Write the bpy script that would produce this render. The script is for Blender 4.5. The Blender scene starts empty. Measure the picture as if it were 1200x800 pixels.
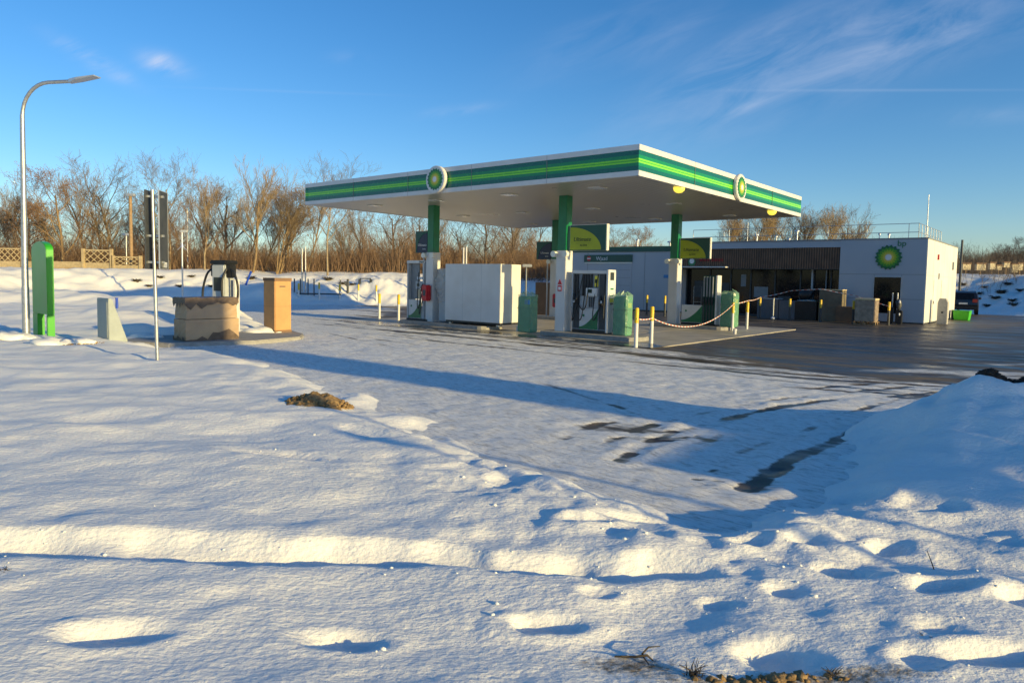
import bpy, bmesh, math, random
import numpy as np
from mathutils import Vector, Matrix
random.seed(7); rng = np.random.default_rng(7)
R = math.radians
scn = bpy.context.scene
COL = scn.collection

# ------------------------------------------------------------------ camera
F, CYP, PITCH, ROLL, HC = 825.309, 381.74, R(3.735), R(1.109), 1.823
cam_d = bpy.data.cameras.new('camera'); cam = bpy.data.objects.new('camera', cam_d); COL.objects.link(cam)
cam.matrix_world = Matrix.Translation((0, 0, HC)) @ Matrix.Rotation(R(90)-PITCH, 4, 'X') @ Matrix.Rotation(ROLL, 4, 'Z')
cam_d.sensor_width = 36; cam_d.lens = F/1200*36; cam_d.shift_y = -(400-CYP)/1200
cam_d.clip_start = .05; cam_d.clip_end = 6000
scn.camera = cam

def ray(X, Y):
    a, b = (X-600)/F, (Y-CYP)/F
    x = a*math.cos(ROLL)+b*math.sin(ROLL); y = -a*math.sin(ROLL)+b*math.cos(ROLL)
    return (x, math.cos(PITCH)-y*math.sin(PITCH), -math.sin(PITCH)-y*math.cos(PITCH))
def gp(X, Y, z=0.):                      # ground point seen at photo position X, Y
    d = ray(X, Y); k = (z-HC)/d[2]; return (d[0]*k, d[1]*k, z)
def far(X, Y, dist):                     # point at a given distance ahead
    d = ray(X, Y); k = dist/d[1]; return (d[0]*k, dist, HC+d[2]*k)

# ------------------------------------------------------------------ station frame: x along the canopy front, y towards the back
YAW = R(39.277); OX, OY = 3.22, 18.667
def st(s, v, z=0.):
    return (OX+s*math.cos(YAW)+v*math.sin(YAW), OY-s*math.sin(YAW)+v*math.cos(YAW), z)
def ist(x, y):
    dx, dy = x-OX, y-OY
    return dx*math.cos(YAW)-dy*math.sin(YAW), dx*math.sin(YAW)+dy*math.cos(YAW)

# ------------------------------------------------------------------ noise helpers
def vnoise(x, y, seed=0):
    xi = np.floor(x).astype(np.int64); yi = np.floor(y).astype(np.int64)
    fx = x-xi; fy = y-yi; fx = fx*fx*fx*(fx*(fx*6-15)+10); fy = fy*fy*fy*(fy*(fy*6-15)+10)
    def h(a, b):
        n = (a*374761393+b*668265263+seed*362437) & 0xffffffff
        n = ((n ^ (n >> 13))*1274126177) & 0xffffffff
        n = n ^ (n >> 16)
        return (n & 0xffff)/32767.5-1
    return (h(xi, yi)*(1-fx)+h(xi+1, yi)*fx)*(1-fy)+(h(xi, yi+1)*(1-fx)+h(xi+1, yi+1)*fx)*fy
def fbm(x, y, o=4, seed=0, g=.5):
    s = 0; a = 1; c, sn = math.cos(.6), math.sin(.6)
    for i in range(o):
        s = s+a*vnoise(x, y, seed+i*17); x, y = (x*c-y*sn)*2.03+3.1, (x*sn+y*c)*2.03+1.7; a *= g
    return s
def sstep(a, b, x):
    t = np.clip((x-a)/(b-a), 0, 1); return t*t*(3-2*t)

# ------------------------------------------------------------------ terrain
POLY = np.array([(1.6, 5.4), (.9, 6.3), (0., 7.2), (-.9, 8.7), (-1.9, 10.6), (-3.6, 12.9), (-5.6, 15.4), (-8.2, 16.6), (-9.3, 17.6),(-9.2, 19.0), (-7.2, 21.6),
    (-8.6, 25), (-11, 29), (-15, 33), (-20, 37), (-24, 40.5), (-18, 42.8), (-12, 44.2), (-4, 46), (6, 49.5), (20, 56), (30, 60), (38.5, 60), (37.2, 49), (46, 42), (70, 34),
    (70, 14), (24, 8.2), (14, 10.6), (9.5, 10.6), (6.5, 10.4), (4.6, 8.9), (3.4, 7.4), (2.4, 6.0)])
def sdf(px, py):
    d = np.full(px.shape, 1e9); ins = np.zeros(px.shape, bool); n = len(POLY)
    for i in range(n):
        ax, ay = POLY[i]; bx, by = POLY[(i+1) % n]
        ex, ey = bx-ax, by-ay; t = np.clip(((px-ax)*ex+(py-ay)*ey)/(ex*ex+ey*ey), 0, 1)
        d = np.minimum(d, np.hypot(px-ax-t*ex, py-ay-t*ey))
        c = ((ay > py) != (by > py)) & (px < ex*(py-ay)/(by-ay+1e-12)+ax); ins ^= c
    return np.where(ins, -d, d)
FOOT = []      # x, y, half length, half width, angle, depth
for X, Y, a, b, ang, dp in [(128, 737, .24, .095, 8, .075), (400, 740, .2, .09, -3, .08), (640, 724, .19, .085, 4, .08), (915, 762, .17, .12, -12, .10), (1165, 772, .22, .09, 6, .09),
        (1105, 692, .2, .09, 3, .08), (985, 668, .16, .1, -20, .08), (1200, 705, .15, .09, 10, .07), (857, 592, .13, .13, 30, .10), (1010, 575, .2, .16, 10, .07), (1085, 592, .28, .2, 20, .08),
        (920, 688, .1, .07, 0, .05), (880, 633, .14, .07, 20, .05), (800, 605, .2, .08, 15, .05), (945, 632, .12, .08, 15, .05), (760, 562, .2, .1, 150, .05), (905, 592, .12, .06, -20, .04),
        (830, 560, .2, .1, -40, .06), (745, 600, .25, .09, 5, .04), (560, 540, .22, .1, 150, .04), (690, 610, .2, .07, 10, .04), (1040, 640, .14, .08, 20, .05), (845, 700, .1, .06, 0, .03), (1100, 740, .12, .08, -20, .05),
        (1190, 640, .1, .08, 0, .04), (500, 500, .3, .12, 145, .05), (1080, 775, .12, .09, 30, .05), (330, 535, .5, .12, -15, .05), (430, 505, .5, .12, 150, .05), (700, 690, .1, .06, 0, .03)]:
    g = gp(X, Y, .17); FOOT.append((g[0], g[1], a, b, R(ang), dp))
BUMPS = [(-.95, 2.75+1.95, .3, .05, .02)]
def H(x, y):
    x = np.asarray(x, float); y = np.asarray(y, float)
    wob = .22*fbm(x*.9, y*.9, 3, 5)+.07*fbm(x*4, y*4, 2, 9)
    d = sdf(x, y)+wob*np.clip(.4+y*.03, 0, 1.6)
    near = 1-sstep(22, 40, y)
    # near snow field, 15-20 cm thick, gently drifted
    drift = .05*fbm(x*.34+3, y*.55, 3, 21)+.030*fbm(x*1.1, y*1.4, 3, 33)+.006*fbm(x*5.0, y*7, 3, 41)+.0030*fbm(x*19, y*24, 2, 51)
    lowband = .02*np.sin(y*5.2+x*1.1+1.5*fbm(x*.5, y*.5, 2, 61))*sstep(5, 8, y)
    zn = .15+drift*.85+lowband*.5+.03*sstep(8, 16, y)*(x < -1)+.05*np.exp(-((d-.7)/.5)**2)*(.2+1.0*fbm(x*1.1, y*1.1, 2, 71))*sstep(4, 7, y)
    tramp = np.exp(-((x-1.9)/1.7)**2-((y-4.9)/1.3)**2)+.8*np.exp(-((x-.2)/1.2)**2-((y-6.2)/.8)**2)+.5*np.exp(-((x+2.8)/2.4)**2-((y-11)/1.6)**2)
    zn = zn+tramp*(.045*fbm(x*2.6, y*2.9, 3, 75)+.012*fbm(x*8, y*8, 2, 77))
    edge = sstep(-.45, 1.1, d+.2*fbm(x*1.0, y*1.0, 2, 73))
    zn = -.14+(zn+.14)*edge
    # mounds to the left, behind the sign board and the grey cabinet
    def g(cx, cy, sx, sy, h, a=0.):
        dx = (x-cx)*math.cos(a)+(y-cy)*math.sin(a); dy = -(x-cx)*math.sin(a)+(y-cy)*math.cos(a)
        return h*np.exp(-(dx/sx)**2-(dy/sy)**2)
    lump = .72*(1+.25*fbm(x*.7, y*.7, 3, 81))
    zl = (g(-15, 24, 3.5, 1.6, .45)+g(-12.4, 23.4, 1.8, 1.1, .35)+g(-20, 27.5, 6, 2, .5)+g(-12.5, 28.5, 2.6, 1.4, .5)+g(-24, 33, 9, 2.2, .75)+g(-17, 33.5, 5, 1.6, .6)
          +g(-16, 38, 6, 2.0, .4)+g(-8.9, 20.6, .7, 1.0, .3)+g(-7.7, 20.3, 1.1, .6, .18)+g(-10.2, 19.3, 1.6, .35, .28)+g(-12.6, 17.2, 1.2, .4, .16)+g(-10.3, 16.4, .9, .3, .1)+g(-15, 19, 1.5, .5, .2))*lump
    zl = zl*sstep(-.4, .6, d)
    # heap of snow beside the drive
    hd = np.hypot((x-5.38)*np.where(x > 5.38, .85, 1.0), (y-8.05)*np.where(y > 8.05, 1.2, .95)); heap = .64*np.clip(1-hd/2.2, 0, 1)**1.3*(1+.14*fbm(x*1.8, y*1.8, 3, 91))+.05*fbm(x*2.4, y*2.4, 4, 93, .6)*np.exp(-(hd/2)**2)
    heap = heap+.15*np.exp(-((x-8.4)/1.3)**2-((y-7.6)/1.2)**2)+.6*np.exp(-((x-9.9)/1.35)**2-((y-6.1)/1.25)**2)+.04*np.exp(-((x-3.6)/1.2)**2-((y-5.9)/1.0)**2)+.10*np.exp(-((x-4.8)/1.4)**2-((y-5.2)/.8)**2)  # tall outer mound is out of view, added so its shadow covers the heap
    # plough track that crosses the field in front of the camera
    cx = .13*fbm(x*.4+7, x*0+2, 2, 101)+.05*fbm(x*1.4, x*0+9, 2, 108)
    yn = 3.96+cx*.9+.025*fbm(x*3, x*0, 2, 103); yf = yn+.31+.07*fbm(x*1.6, x*0+5, 3, 104)
    t = (y-yn)/(yf-yn)
    prof = np.where(t < 0, 0, np.where(t < .12, -t/.12, -(1-np.clip((t-.45)/.55, 0, 1)**.9)))
    rim = .035*np.exp(-np.maximum(y-yf, 0)/.55)*sstep(-.12, .03, y-yf)+.012*np.exp(-((y-yn+.09)/.09)**2)
    on = 1-sstep(.6, 1.4, x+.2*fbm(x*2, y*2, 2, 106))
    zt = (.105*prof*(1+.4*fbm(x*2.8, y*3, 3, 105))+rim*(1+.7*fbm(x*2.2, y*2, 2, 107)))*on
    zf = 0
    m = (y < 9) & (y > 1) & (np.abs(x) < 7)
    if np.any(m):
        xs, ys = x[m] if x.ndim else x, y[m] if y.ndim else y
        acc = np.zeros(np.shape(xs))
        for fx, fy, a, b, an, dp in FOOT:
            u = ((xs-fx)*math.cos(an)+(ys-fy)*math.sin(an))/a; w = (-(xs-fx)*math.sin(an)+(ys-fy)*math.cos(an))/b
            r = np.sqrt(u*u+w*w); acc = acc-.72*dp*(1-sstep(.45, 1.2, r+.16*fbm(xs*9, ys*9, 3, 7)))+.008*np.exp(-((r-1.5)/.3)**2)
        zf = np.zeros(np.shape(x)); zf[m] = acc
    z = zn+zt+zf+np.where(y < 22, heap*sstep(-.5, .4, d+.3), 0)*near+zl
    # banks at the back
    top = 2.0+.0*x+1.25*sstep(14, 34, x)+.18*fbm(x*.12, y*.12, 2, 111)-.0*x
    rise = sstep(.4, 9.0, d+.8*fbm(x*.25, y*.25, 3, 121)+.5)
    zb = rise*top+.07*fbm(x*.5, y*.5, 3, 131)*sstep(0, 2, d)+.03*fbm(x*1.7, y*1.7, 2, 133)
    zb = zb+.5*np.exp(-((x+9.2)/1.6)**2-((y-49.4)/1.2)**2)+.55*np.exp(-((x+16)/2.6)**2-((y-46)/1.2)**2)+.35*np.exp(-((x+4.5)/2.2)**2-((y-50)/1.2)**2)
    zb = np.where(d < 0, np.maximum(-.15, d*.5), zb)
    w = sstep(30, 43, y)
    out = z*(1-w)+(zb)*w
    out = out-.0*x
    return np.where(y > 140, out*(1-sstep(140, 400, y))+2.*sstep(140, 400, y), out)
def Hs(x, y): return float(H(np.array([x]), np.array([y]))[0])
def hit(X, Y, d0=3, d1=110):             # where the line of sight meets the snow
    r = ray(X, Y); ks = np.linspace(d0, d1, 1400); xs, ys, zs = r[0]*ks/r[1], ks, HC+r[2]*ks/r[1]
    b = np.nonzero(zs < H(xs, ys))[0]
    i = b[0] if len(b) else len(ks)-1
    return (float(xs[i]), float(ys[i]), float(H(xs[i:i+1], ys[i:i+1])[0]))

# ------------------------------------------------------------------ materials
def nodes(m): return m.node_tree.nodes, m.node_tree.links
def mat(name, col, rough=.6, metal=0., var=.12, scale=6., bump=.0, bscale=40., alpha=1., spec=.5, emis=None, emis_s=0, dirt=None, coat=0.):
    m = bpy.data.materials.new(name); m.use_nodes = True; N, L = nodes(m); b = N['Principled BSDF']
    b.inputs['Roughness'].default_value = rough; b.inputs['Metallic'].default_value = metal; b.inputs['Alpha'].default_value = alpha
    b.inputs['Specular IOR Level'].default_value = spec; b.inputs['Coat Weight'].default_value = coat
    tc = N.new('ShaderNodeTexCoord'); no = N.new('ShaderNodeTexNoise'); no.inputs['Scale'].default_value = scale; no.inputs['Detail'].default_value = 6
    L.new(tc.outputs['Object'], no.inputs['Vector'])
    mx = N.new('ShaderNodeMix'); mx.data_type = 'RGBA'
    c1 = [max(0, c*(1-var)) for c in col]; c2 = [min(1, c*(1+var)) for c in col]
    if dirt: c1 = [c*(1-.5)+d*.5 for c, d in zip(col, dirt)]
    mx.inputs['A'].default_value = (*c1, 1); mx.inputs['B'].default_value = (*c2, 1)
    mp = N.new('ShaderNodeMapRange'); mp.inputs[1].default_value = .3; mp.inputs[2].default_value = .7
    L.new(no.outputs['Fac'], mp.inputs[0]); L.new(mp.outputs[0], mx.inputs['Factor']); L.new(mx.outputs['Result'], b.inputs['Base Color'])
    r2 = N.new('ShaderNodeMapRange'); r2.inputs[3].default_value = max(.02, rough-.08); r2.inputs[4].default_value = min(1, rough+.1)
    L.new(no.outputs['Fac'], r2.inputs[0]); L.new(r2.outputs[0], b.inputs['Roughness'])
    if bump:
        n2 = N.new('ShaderNodeTexNoise'); n2.inputs['Scale'].default_value = bscale; n2.inputs['Detail'].default_value = 5; L.new(tc.outputs['Object'], n2.inputs['Vector'])
        bp = N.new('ShaderNodeBump'); bp.inputs['Strength'].default_value = bump; bp.inputs['Distance'].default_value = .02
        L.new(n2.outputs['Fac'], bp.inputs['Height']); L.new(bp.outputs[0], b.inputs['Normal'])
    if emis: b.inputs['Emission Color'].default_value = (*emis, 1); b.inputs['Emission Strength'].default_value = emis_s
    return m
M = dict(
    white=mat('white_paint', (.66, .66, .65), .4, var=.05, dirt=(.55, .53, .5), scale=1.5), panel=mat('shaded_wall_panel', (.37, .41, .46), .45, var=.04, scale=.6, dirt=(.5, .52, .55)),  # wall panel: white front wall with its shade put into the colour
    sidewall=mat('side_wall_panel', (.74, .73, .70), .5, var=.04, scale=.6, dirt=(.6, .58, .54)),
    green=mat('station_green', (.008, .17, .07), .3, var=.15, scale=3), dgreen=mat('deep_green', (.006, .075, .055), .35, var=.12, scale=3), bgreen=mat('lime_green', (.10, .50, .03), .3, var=.08, scale=2),
    signgreen=mat('board_green', (.03, .35, .015), .35, var=.08, scale=1.5), yellow=mat('sunny_yellow', (.85, .72, .05), .4, var=.05), ygreen=mat('yellow_green', (.36, .42, .012), .4, var=.06),
    navy=mat('navy', (.008, .012, .05), .35, var=.1), bgold=mat('bollard_yellow', (.86, .56, .008), .45, var=.1, dirt=(.3, .2, .05), scale=9), black=mat('black_plastic', (.012, .013, .015), .45, var=.3),
    dark=mat('dark_grey', (.05, .055, .06), .5, var=.2), grey=mat('mid_grey', (.22, .24, .26), .45, var=.1), lgrey=mat('light_grey', (.42, .45, .47), .4, var=.07), steel=mat('galvanised_steel', (.46, .47, .47), .38, .75, var=.15, scale=14),
    red=mat('red_paint', (.50, .02, .03), .4, var=.1), redsign=mat('red_letters', (.36, .012, .02), .5), card=mat('cardboard', (.50, .28, .12), .8, var=.1, scale=3, bump=.1, bscale=8),
    cardd=mat('brown_carton', (.20, .12, .07), .8, var=.15, scale=3, bump=.1, bscale=8), film=mat('milky_film', (.62, .62, .60), .22, var=.1, alpha=.45, bump=.7, bscale=9), filmg=mat('green_film', (.30, .52, .36), .22, var=.15, alpha=.42, bump=.8, bscale=9),
    bin=mat('bin_green', (.012, .22, .10), .4, var=.15), binl=mat('crate_green', (.06, .45, .02), .4, var=.08), kerb=mat('kerb_concrete', (.30, .29, .27), .8, var=.2, scale=8, bump=.3), wood=mat('weathered_wood', (.30, .20, .11), .8, var=.25, scale=9),
    fence=mat('fence_concrete', (.42, .33, .19), .85, var=.2, scale=5, bump=.3), blue=mat('blue_pipe', (.01, .06, .42), .4), orange=mat('pale_orange', (.7, .35, .1), .6), glass=mat('dark_glass', (.006, .007, .010), .05, var=.2, spec=.3),
    soil=mat('soil', (.26, .165, .07), .95, var=.5, scale=22, bump=.9, bscale=30), dsoil=mat('dark_soil', (.035, .026, .02), .95, var=.5, scale=22, bump=.9), lamp=mat('lamp_glass', (.75, .76, .72), .15, var=.04),
    twig=mat('dead_twig', (.06, .045, .03), .9, var=.4), carp=mat('car_paint', (.012, .012, .016), .2, var=.1, coat=.6), tyre=mat('tyre', (.015, .015, .015), .8), tail=mat('tail_glass', (.35, .03, .02), .2), plate=mat('plate', (.7, .7, .66), .4),
    cream=mat('cream_board', (.62, .52, .33), .6, var=.12, scale=4), cabinet=mat('cabinet_grey', (.30, .34, .33), .45, var=.08), stone=mat('ash_cabinet', (.40, .39, .36), .7, var=.12, scale=12), alu=mat('aluminium', (.55, .56, .57), .35, .6, var=.08),
    screen=mat('screen', (.02, .03, .03), .12), palblue=mat('label_blue', (.05, .22, .5), .4), cream2=mat('pallet_wrap', (.30, .24, .19), .35, var=.3, scale=5, bump=.8, bscale=12), lightcol=mat('yellow_light', (.8, .7, .1), .3, emis=(1, .75, .08), emis_s=.9),
    text=mat('dark_lettering', (.01, .03, .02), .5), wtext=mat('white_lettering', (.7, .72, .74), .5), dryleaf=mat('dry_leaf', (.24, .12, .045), .8, var=.35, scale=3),
    snowlump=mat('old_snow', (.74, .77, .82), .7, var=.06, scale=9, bump=.8, bscale=18))

def snow_mat():
    m = bpy.data.materials.new('snow'); m.use_nodes = True; N, L = nodes(m); b = N['Principled BSDF']
    b.inputs['Roughness'].default_value = .7; b.inputs['Specular IOR Level'].default_value = .25
    b.inputs['Subsurface Weight'].default_value = .2; b.inputs['Subsurface Radius'].default_value = (1, .8, .7); b.inputs['Subsurface Scale'].default_value = .035; b.subsurface_method = 'RANDOM_WALK'
    tc = N.new('ShaderNodeTexCoord')
    n1 = N.new('ShaderNodeTexNoise'); n1.inputs['Scale'].default_value = .8; n1.inputs['Detail'].default_value = 8; L.new(tc.outputs['Object'], n1.inputs['Vector'])
    mx = N.new('ShaderNodeMix'); mx.data_type = 'RGBA'; mx.inputs['A'].default_value = (.82, .805, .75, 1); mx.inputs['B'].default_value = (.90, .885, .84, 1)
    L.new(n1.outputs['Fac'], mx.inputs['Factor'])
    # thin dirt: patches of grit held in the 'grit' attribute
    at = N.new('ShaderNodeAttribute'); at.attribute_name = 'grit'
    n2 = N.new('ShaderNodeTexNoise'); n2.inputs['Scale'].default_value = 26; n2.inputs['Detail'].default_value = 8; n2.inputs['Roughness'].default_value = .7; L.new(tc.outputs['Object'], n2.inputs['Vector'])
    ad = N.new('ShaderNodeMath'); ad.operation = 'ADD'; L.new(at.outputs['Fac'], ad.inputs[0]); L.new(n2.outputs['Fac'], ad.inputs[1])
    mr = N.new('ShaderNodeMapRange'); mr.inputs[1].default_value = .95; mr.inputs[2].default_value = 1.3; L.new(ad.outputs[0], mr.inputs[0])
    m2 = N.new('ShaderNodeMix'); m2.data_type = 'RGBA'; m2.inputs['B'].default_value = (.20, .14, .075, 1); L.new(mr.outputs[0], m2.inputs['Factor']); L.new(mx.outputs['Result'], m2.inputs['A'])
    L.new(m2.outputs['Result'], b.inputs['Base Color'])
    n3 = N.new('ShaderNodeTexNoise'); n3.inputs['Scale'].default_value = 30; n3.inputs['Detail'].default_value = 5; n3.inputs['Roughness'].default_value = .55
    mpg = N.new('ShaderNodeMapping'); mpg.inputs['Scale'].default_value = (.75, 1.2, 1); L.new(tc.outputs['Object'], mpg.inputs['Vector']); L.new(mpg.outputs[0], n3.inputs['Vector'])
    n4 = N.new('ShaderNodeTexNoise'); n4.inputs['Scale'].default_value = 130; n4.inputs['Detail'].default_value = 3; L.new(tc.outputs['Object'], n4.inputs['Vector'])
    b1 = N.new('ShaderNodeBump'); b1.inputs['Strength'].default_value = .85; b1.inputs['Distance'].default_value = .016; L.new(n3.outputs['Fac'], b1.inputs['Height'])
    b2 = N.new('ShaderNodeBump'); b2.inputs['Strength'].default_value = .5; b2.inputs['Distance'].default_value = .003; L.new(n4.outputs['Fac'], b2.inputs['Height']); L.new(b1.outputs[0], b2.inputs['Normal'])
    L.new(b2.outputs[0], b.inputs['Normal'])
    return m
M['snow'] = snow_mat()

def wood_mat():
    m = mat('wood_slats', (.17, .10, .06), .7, var=.3, scale=2); N, L = nodes(m); b = N['Principled BSDF']
    tc = N.new('ShaderNodeTexCoord'); w = N.new('ShaderNodeTexWave'); w.inputs['Scale'].default_value = 2.4; w.bands_direction = 'X'; L.new(tc.outputs['Object'], w.inputs['Vector'])
    bp = N.new('ShaderNodeBump'); bp.inputs['Distance'].default_value = .05; L.new(w.outputs['Fac'], bp.inputs['Height']); L.new(bp.outputs[0], b.inputs['Normal'])
    src = b.inputs['Base Color'].links[0].from_socket
    mx = N.new('ShaderNodeMix'); mx.data_type = 'RGBA'; mx.blend_type = 'MULTIPLY'; mx.inputs['Factor'].default_value = .8
    rp = N.new('ShaderNodeValToRGB'); rp.color_ramp.elements[0].position = .2; rp.color_ramp.elements[0].color = (.2, .2, .2, 1); rp.color_ramp.elements[1].position = .4; rp.color_ramp.elements[1].color = (1, 1, 1, 1)
    L.new(w.outputs['Fac'], rp.inputs[0]); L.new(src, mx.inputs['A']); L.new(rp.outputs[0], mx.inputs['B']); L.new(mx.outputs['Result'], b.inputs['Base Color'])
    return m
M['slats'] = wood_mat()
def soffit_mat():
    m = mat('soffit_sheet', (.52, .50, .45), .30, var=.05, scale=.7, metal=.25); N, L = nodes(m); b = N['Principled BSDF']
    tc = N.new('ShaderNodeTexCoord'); w = N.new('ShaderNodeTexWave'); w.inputs['Scale'].default_value = 1.6; w.bands_direction = 'X'; L.new(tc.outputs['Object'], w.inputs['Vector'])
    bp = N.new('ShaderNodeBump'); bp.inputs['Distance'].default_value = .02; bp.inputs['Strength'].default_value = .5; L.new(w.outputs['Fac'], bp.inputs['Height']); L.new(bp.outputs[0], b.inputs['Normal'])
    return m
M['soffit'] = soffit_mat()
def tape_mat():
    m = mat('tape_stripes', (.75, .74, .72), .45); N, L = nodes(m); b = N['Principled BSDF']
    at = N.new('ShaderNodeAttribute'); at.attribute_name = 'run'; ma = N.new('ShaderNodeMath'); ma.operation = 'FRACT'; L.new(at.outputs['Fac'], ma.inputs[0])
    gt = N.new('ShaderNodeMath'); gt.operation = 'GREATER_THAN'; gt.inputs[1].default_value = .5; L.new(ma.outputs[0], gt.inputs[0])
    mx = N.new('ShaderNodeMix'); mx.data_type = 'RGBA'; mx.inputs['A'].default_value = (.72, .72, .70, 1); mx.inputs['B'].default_value = (.60, .22, .17, 1)
    L.new(gt.outputs[0], mx.inputs['Factor']); L.new(mx.outputs['Result'], b.inputs['Base Color']); return m
M['tape'] = tape_mat()

# ------------------------------------------------------------------ object helpers
def tag(o, label=None, cat=None, group=None, kind=None):
    if label: o['label'] = label
    if cat: o['category'] = cat
    if group: o['group'] = group
    if kind: o['kind'] = kind
    return o
def thing(name, label, cat, loc=(0, 0, 0), rz=0., group=None):
    o = bpy.data.objects.new(name, None); o.empty_display_size = .2; COL.objects.link(o); o.location = loc; o.rotation_euler = (0, 0, rz)
    return tag(o, label, cat, group)
class MB:
    def __init__(s): s.v = []; s.f = []; s.m = []; s.sm = []
    def add(s, vs, fs, mi=0, smooth=False):
        n = len(s.v); s.v += [tuple(p) for p in vs]; s.f += [tuple(i+n for i in f) for f in fs]; s.m += [mi]*len(fs); s.sm += [smooth]*len(fs); return s
    def box(s, x0, x1, y0, y1, z0, z1, mi=0, M4=None):
        v = [(x, y, z) for z in (z0, z1) for y in (y0, y1) for x in (x0, x1)]
        if M4: v = [M4 @ Vector(p) for p in v]
        return s.add(v, [(0, 2, 3, 1), (4, 5, 7, 6), (0, 1, 5, 4), (2, 6, 7, 3), (0, 4, 6, 2), (1, 3, 7, 5)], mi)
    def tube(s, pts, r, n=8, mi=0, cap=True):
        pts = [Vector(p) for p in pts]; rs = r if isinstance(r, (list, tuple)) else [r]*len(pts); vs = []; up = None
        for i, p in enumerate(pts):
            t = (pts[min(i+1, len(pts)-1)]-pts[max(i-1, 0)]).normalized()
            if up is None: up = Vector((0, 0, 1)) if abs(t.z) < .9 else Vector((1, 0, 0))
            a = t.cross(up).normalized(); up = a.cross(t).normalized()
            for k in range(n):
                th = 2*math.pi*k/n; vs.append(p+(a*math.cos(th)+up*math.sin(th))*rs[i])
        fs = [(i*n+k, i*n+(k+1) % n, (i+1)*n+(k+1) % n, (i+1)*n+k) for i in range(len(pts)-1) for k in range(n)]
        s.add(vs, fs, mi, True)
        if cap: s.add([vs[k] for k in range(n)], [tuple(range(n-1, -1, -1))], mi); s.add([vs[-n+k] for k in range(n)], [tuple(range(n))], mi)
        return s
    def prism(s, outline, y0, y1, mi=0):         # outline in x,z, thickness along y
        n = len(outline); v = [(x, y0, z) for x, z in outline]+[(x, y1, z) for x, z in outline]
        return s.add(v, [tuple(range(n)), tuple(range(2*n-1, n-1, -1))]+[(i, i+n, (i+1) % n+n, (i+1) % n) for i in range(n)], mi)
    def disc(s, cx, y, cz, r, n=32, mi=0, th=.01): return s.prism([(cx+r*math.cos(2*math.pi*k/n), cz+r*math.sin(2*math.pi*k/n)) for k in range(n)], y, y+th, mi)
    def blob(s, c, r, seed=0, amp=.25, sub=2, sc=(1, 1, 1), mi=0):
        bm = bmesh.new(); bmesh.ops.create_icosphere(bm, subdivisions=sub, radius=1)
        rr = random.Random(seed); o = [rr.uniform(0, 90) for _ in range(2)]
        cc = np.array([tuple(v.co) for v in bm.verts]); nn = fbm(cc[:, 0]*1.6+o[0]+cc[:, 2], cc[:, 1]*1.6+o[1]-cc[:, 2]*.7, 3)
        for v, n in zip(bm.verts, nn): v.co *= r*(1+amp*float(n))
        vs = [(c[0]+v.co.x*sc[0], c[1]+v.co.y*sc[1], c[2]+v.co.z*sc[2]) for v in bm.verts]; fs = [[v.index for v in f.verts] for f in bm.faces]; bm.free()
        return s.add(vs, fs, mi, True)
    def build(s, name, mats, parent=None, loc=None, rz=None, bevel=0.):
        me = bpy.data.meshes.new(name); me.from_pydata(s.v, [], s.f); me.update()
        for m in (mats if isinstance(mats, (list, tuple)) else [mats]): me.materials.append(m)
        me.polygons.foreach_set('material_index', s.m); me.polygons.foreach_set('use_smooth', s.sm)
        bm = bmesh.new(); bm.from_mesh(me); bmesh.ops.recalc_face_normals(bm, faces=bm.faces)
        if bevel: bmesh.ops.bevel(bm, geom=[e for e in bm.edges if len(e.link_faces) == 2 and e.calc_face_angle(0) > .6], offset=bevel, segments=2, affect='EDGES', clamp_overlap=True)
        bm.to_mesh(me); bm.free()
        o = bpy.data.objects.new(name, me); COL.objects.link(o)
        if parent: o.parent = parent
        if loc is not None: o.location = loc
        if rz is not None: o.rotation_euler = (0, 0, rz)
        return o
def dup(o, loc=None, rz=None, sc=None, parent=None, label=None):
    c = o.copy(); COL.objects.link(c)
    if parent: c.parent = parent
    for ch in list(o.children): dup(ch, parent=c)
    if loc is not None: c.location = loc
    if rz is not None: c.rotation_euler = (0, 0, rz)
    if sc is not None: c.scale = (sc, sc, sc) if not isinstance(sc, tuple) else sc
    if label: c['label'] = label
    return c
def text(name, body, size, m, parent, loc, rot=(R(90), 0, 0), ext=.004, sx=1., align='CENTER', shear=0.):
    cu = bpy.data.curves.new(name, 'FONT'); cu.body = body; cu.size = size; cu.extrude = ext; cu.align_x = align; cu.align_y = 'CENTER'; cu.shear = shear; cu.resolution_u = 3
    t = bpy.data.objects.new(name, cu); COL.objects.link(t); bpy.context.view_layer.update()
    me = bpy.data.meshes.new_from_object(t.evaluated_get(bpy.context.evaluated_depsgraph_get())); COL.objects.unlink(t); bpy.data.objects.remove(t)
    me.name = name; me.materials.clear(); me.materials.append(m); o = bpy.data.objects.new(name, me); COL.objects.link(o); o.parent = parent; o.location = loc; o.rotation_euler = rot; o.scale = (sx, 1, 1); return o
SZ = -YAW        # heading of everything that belongs to the station

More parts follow.
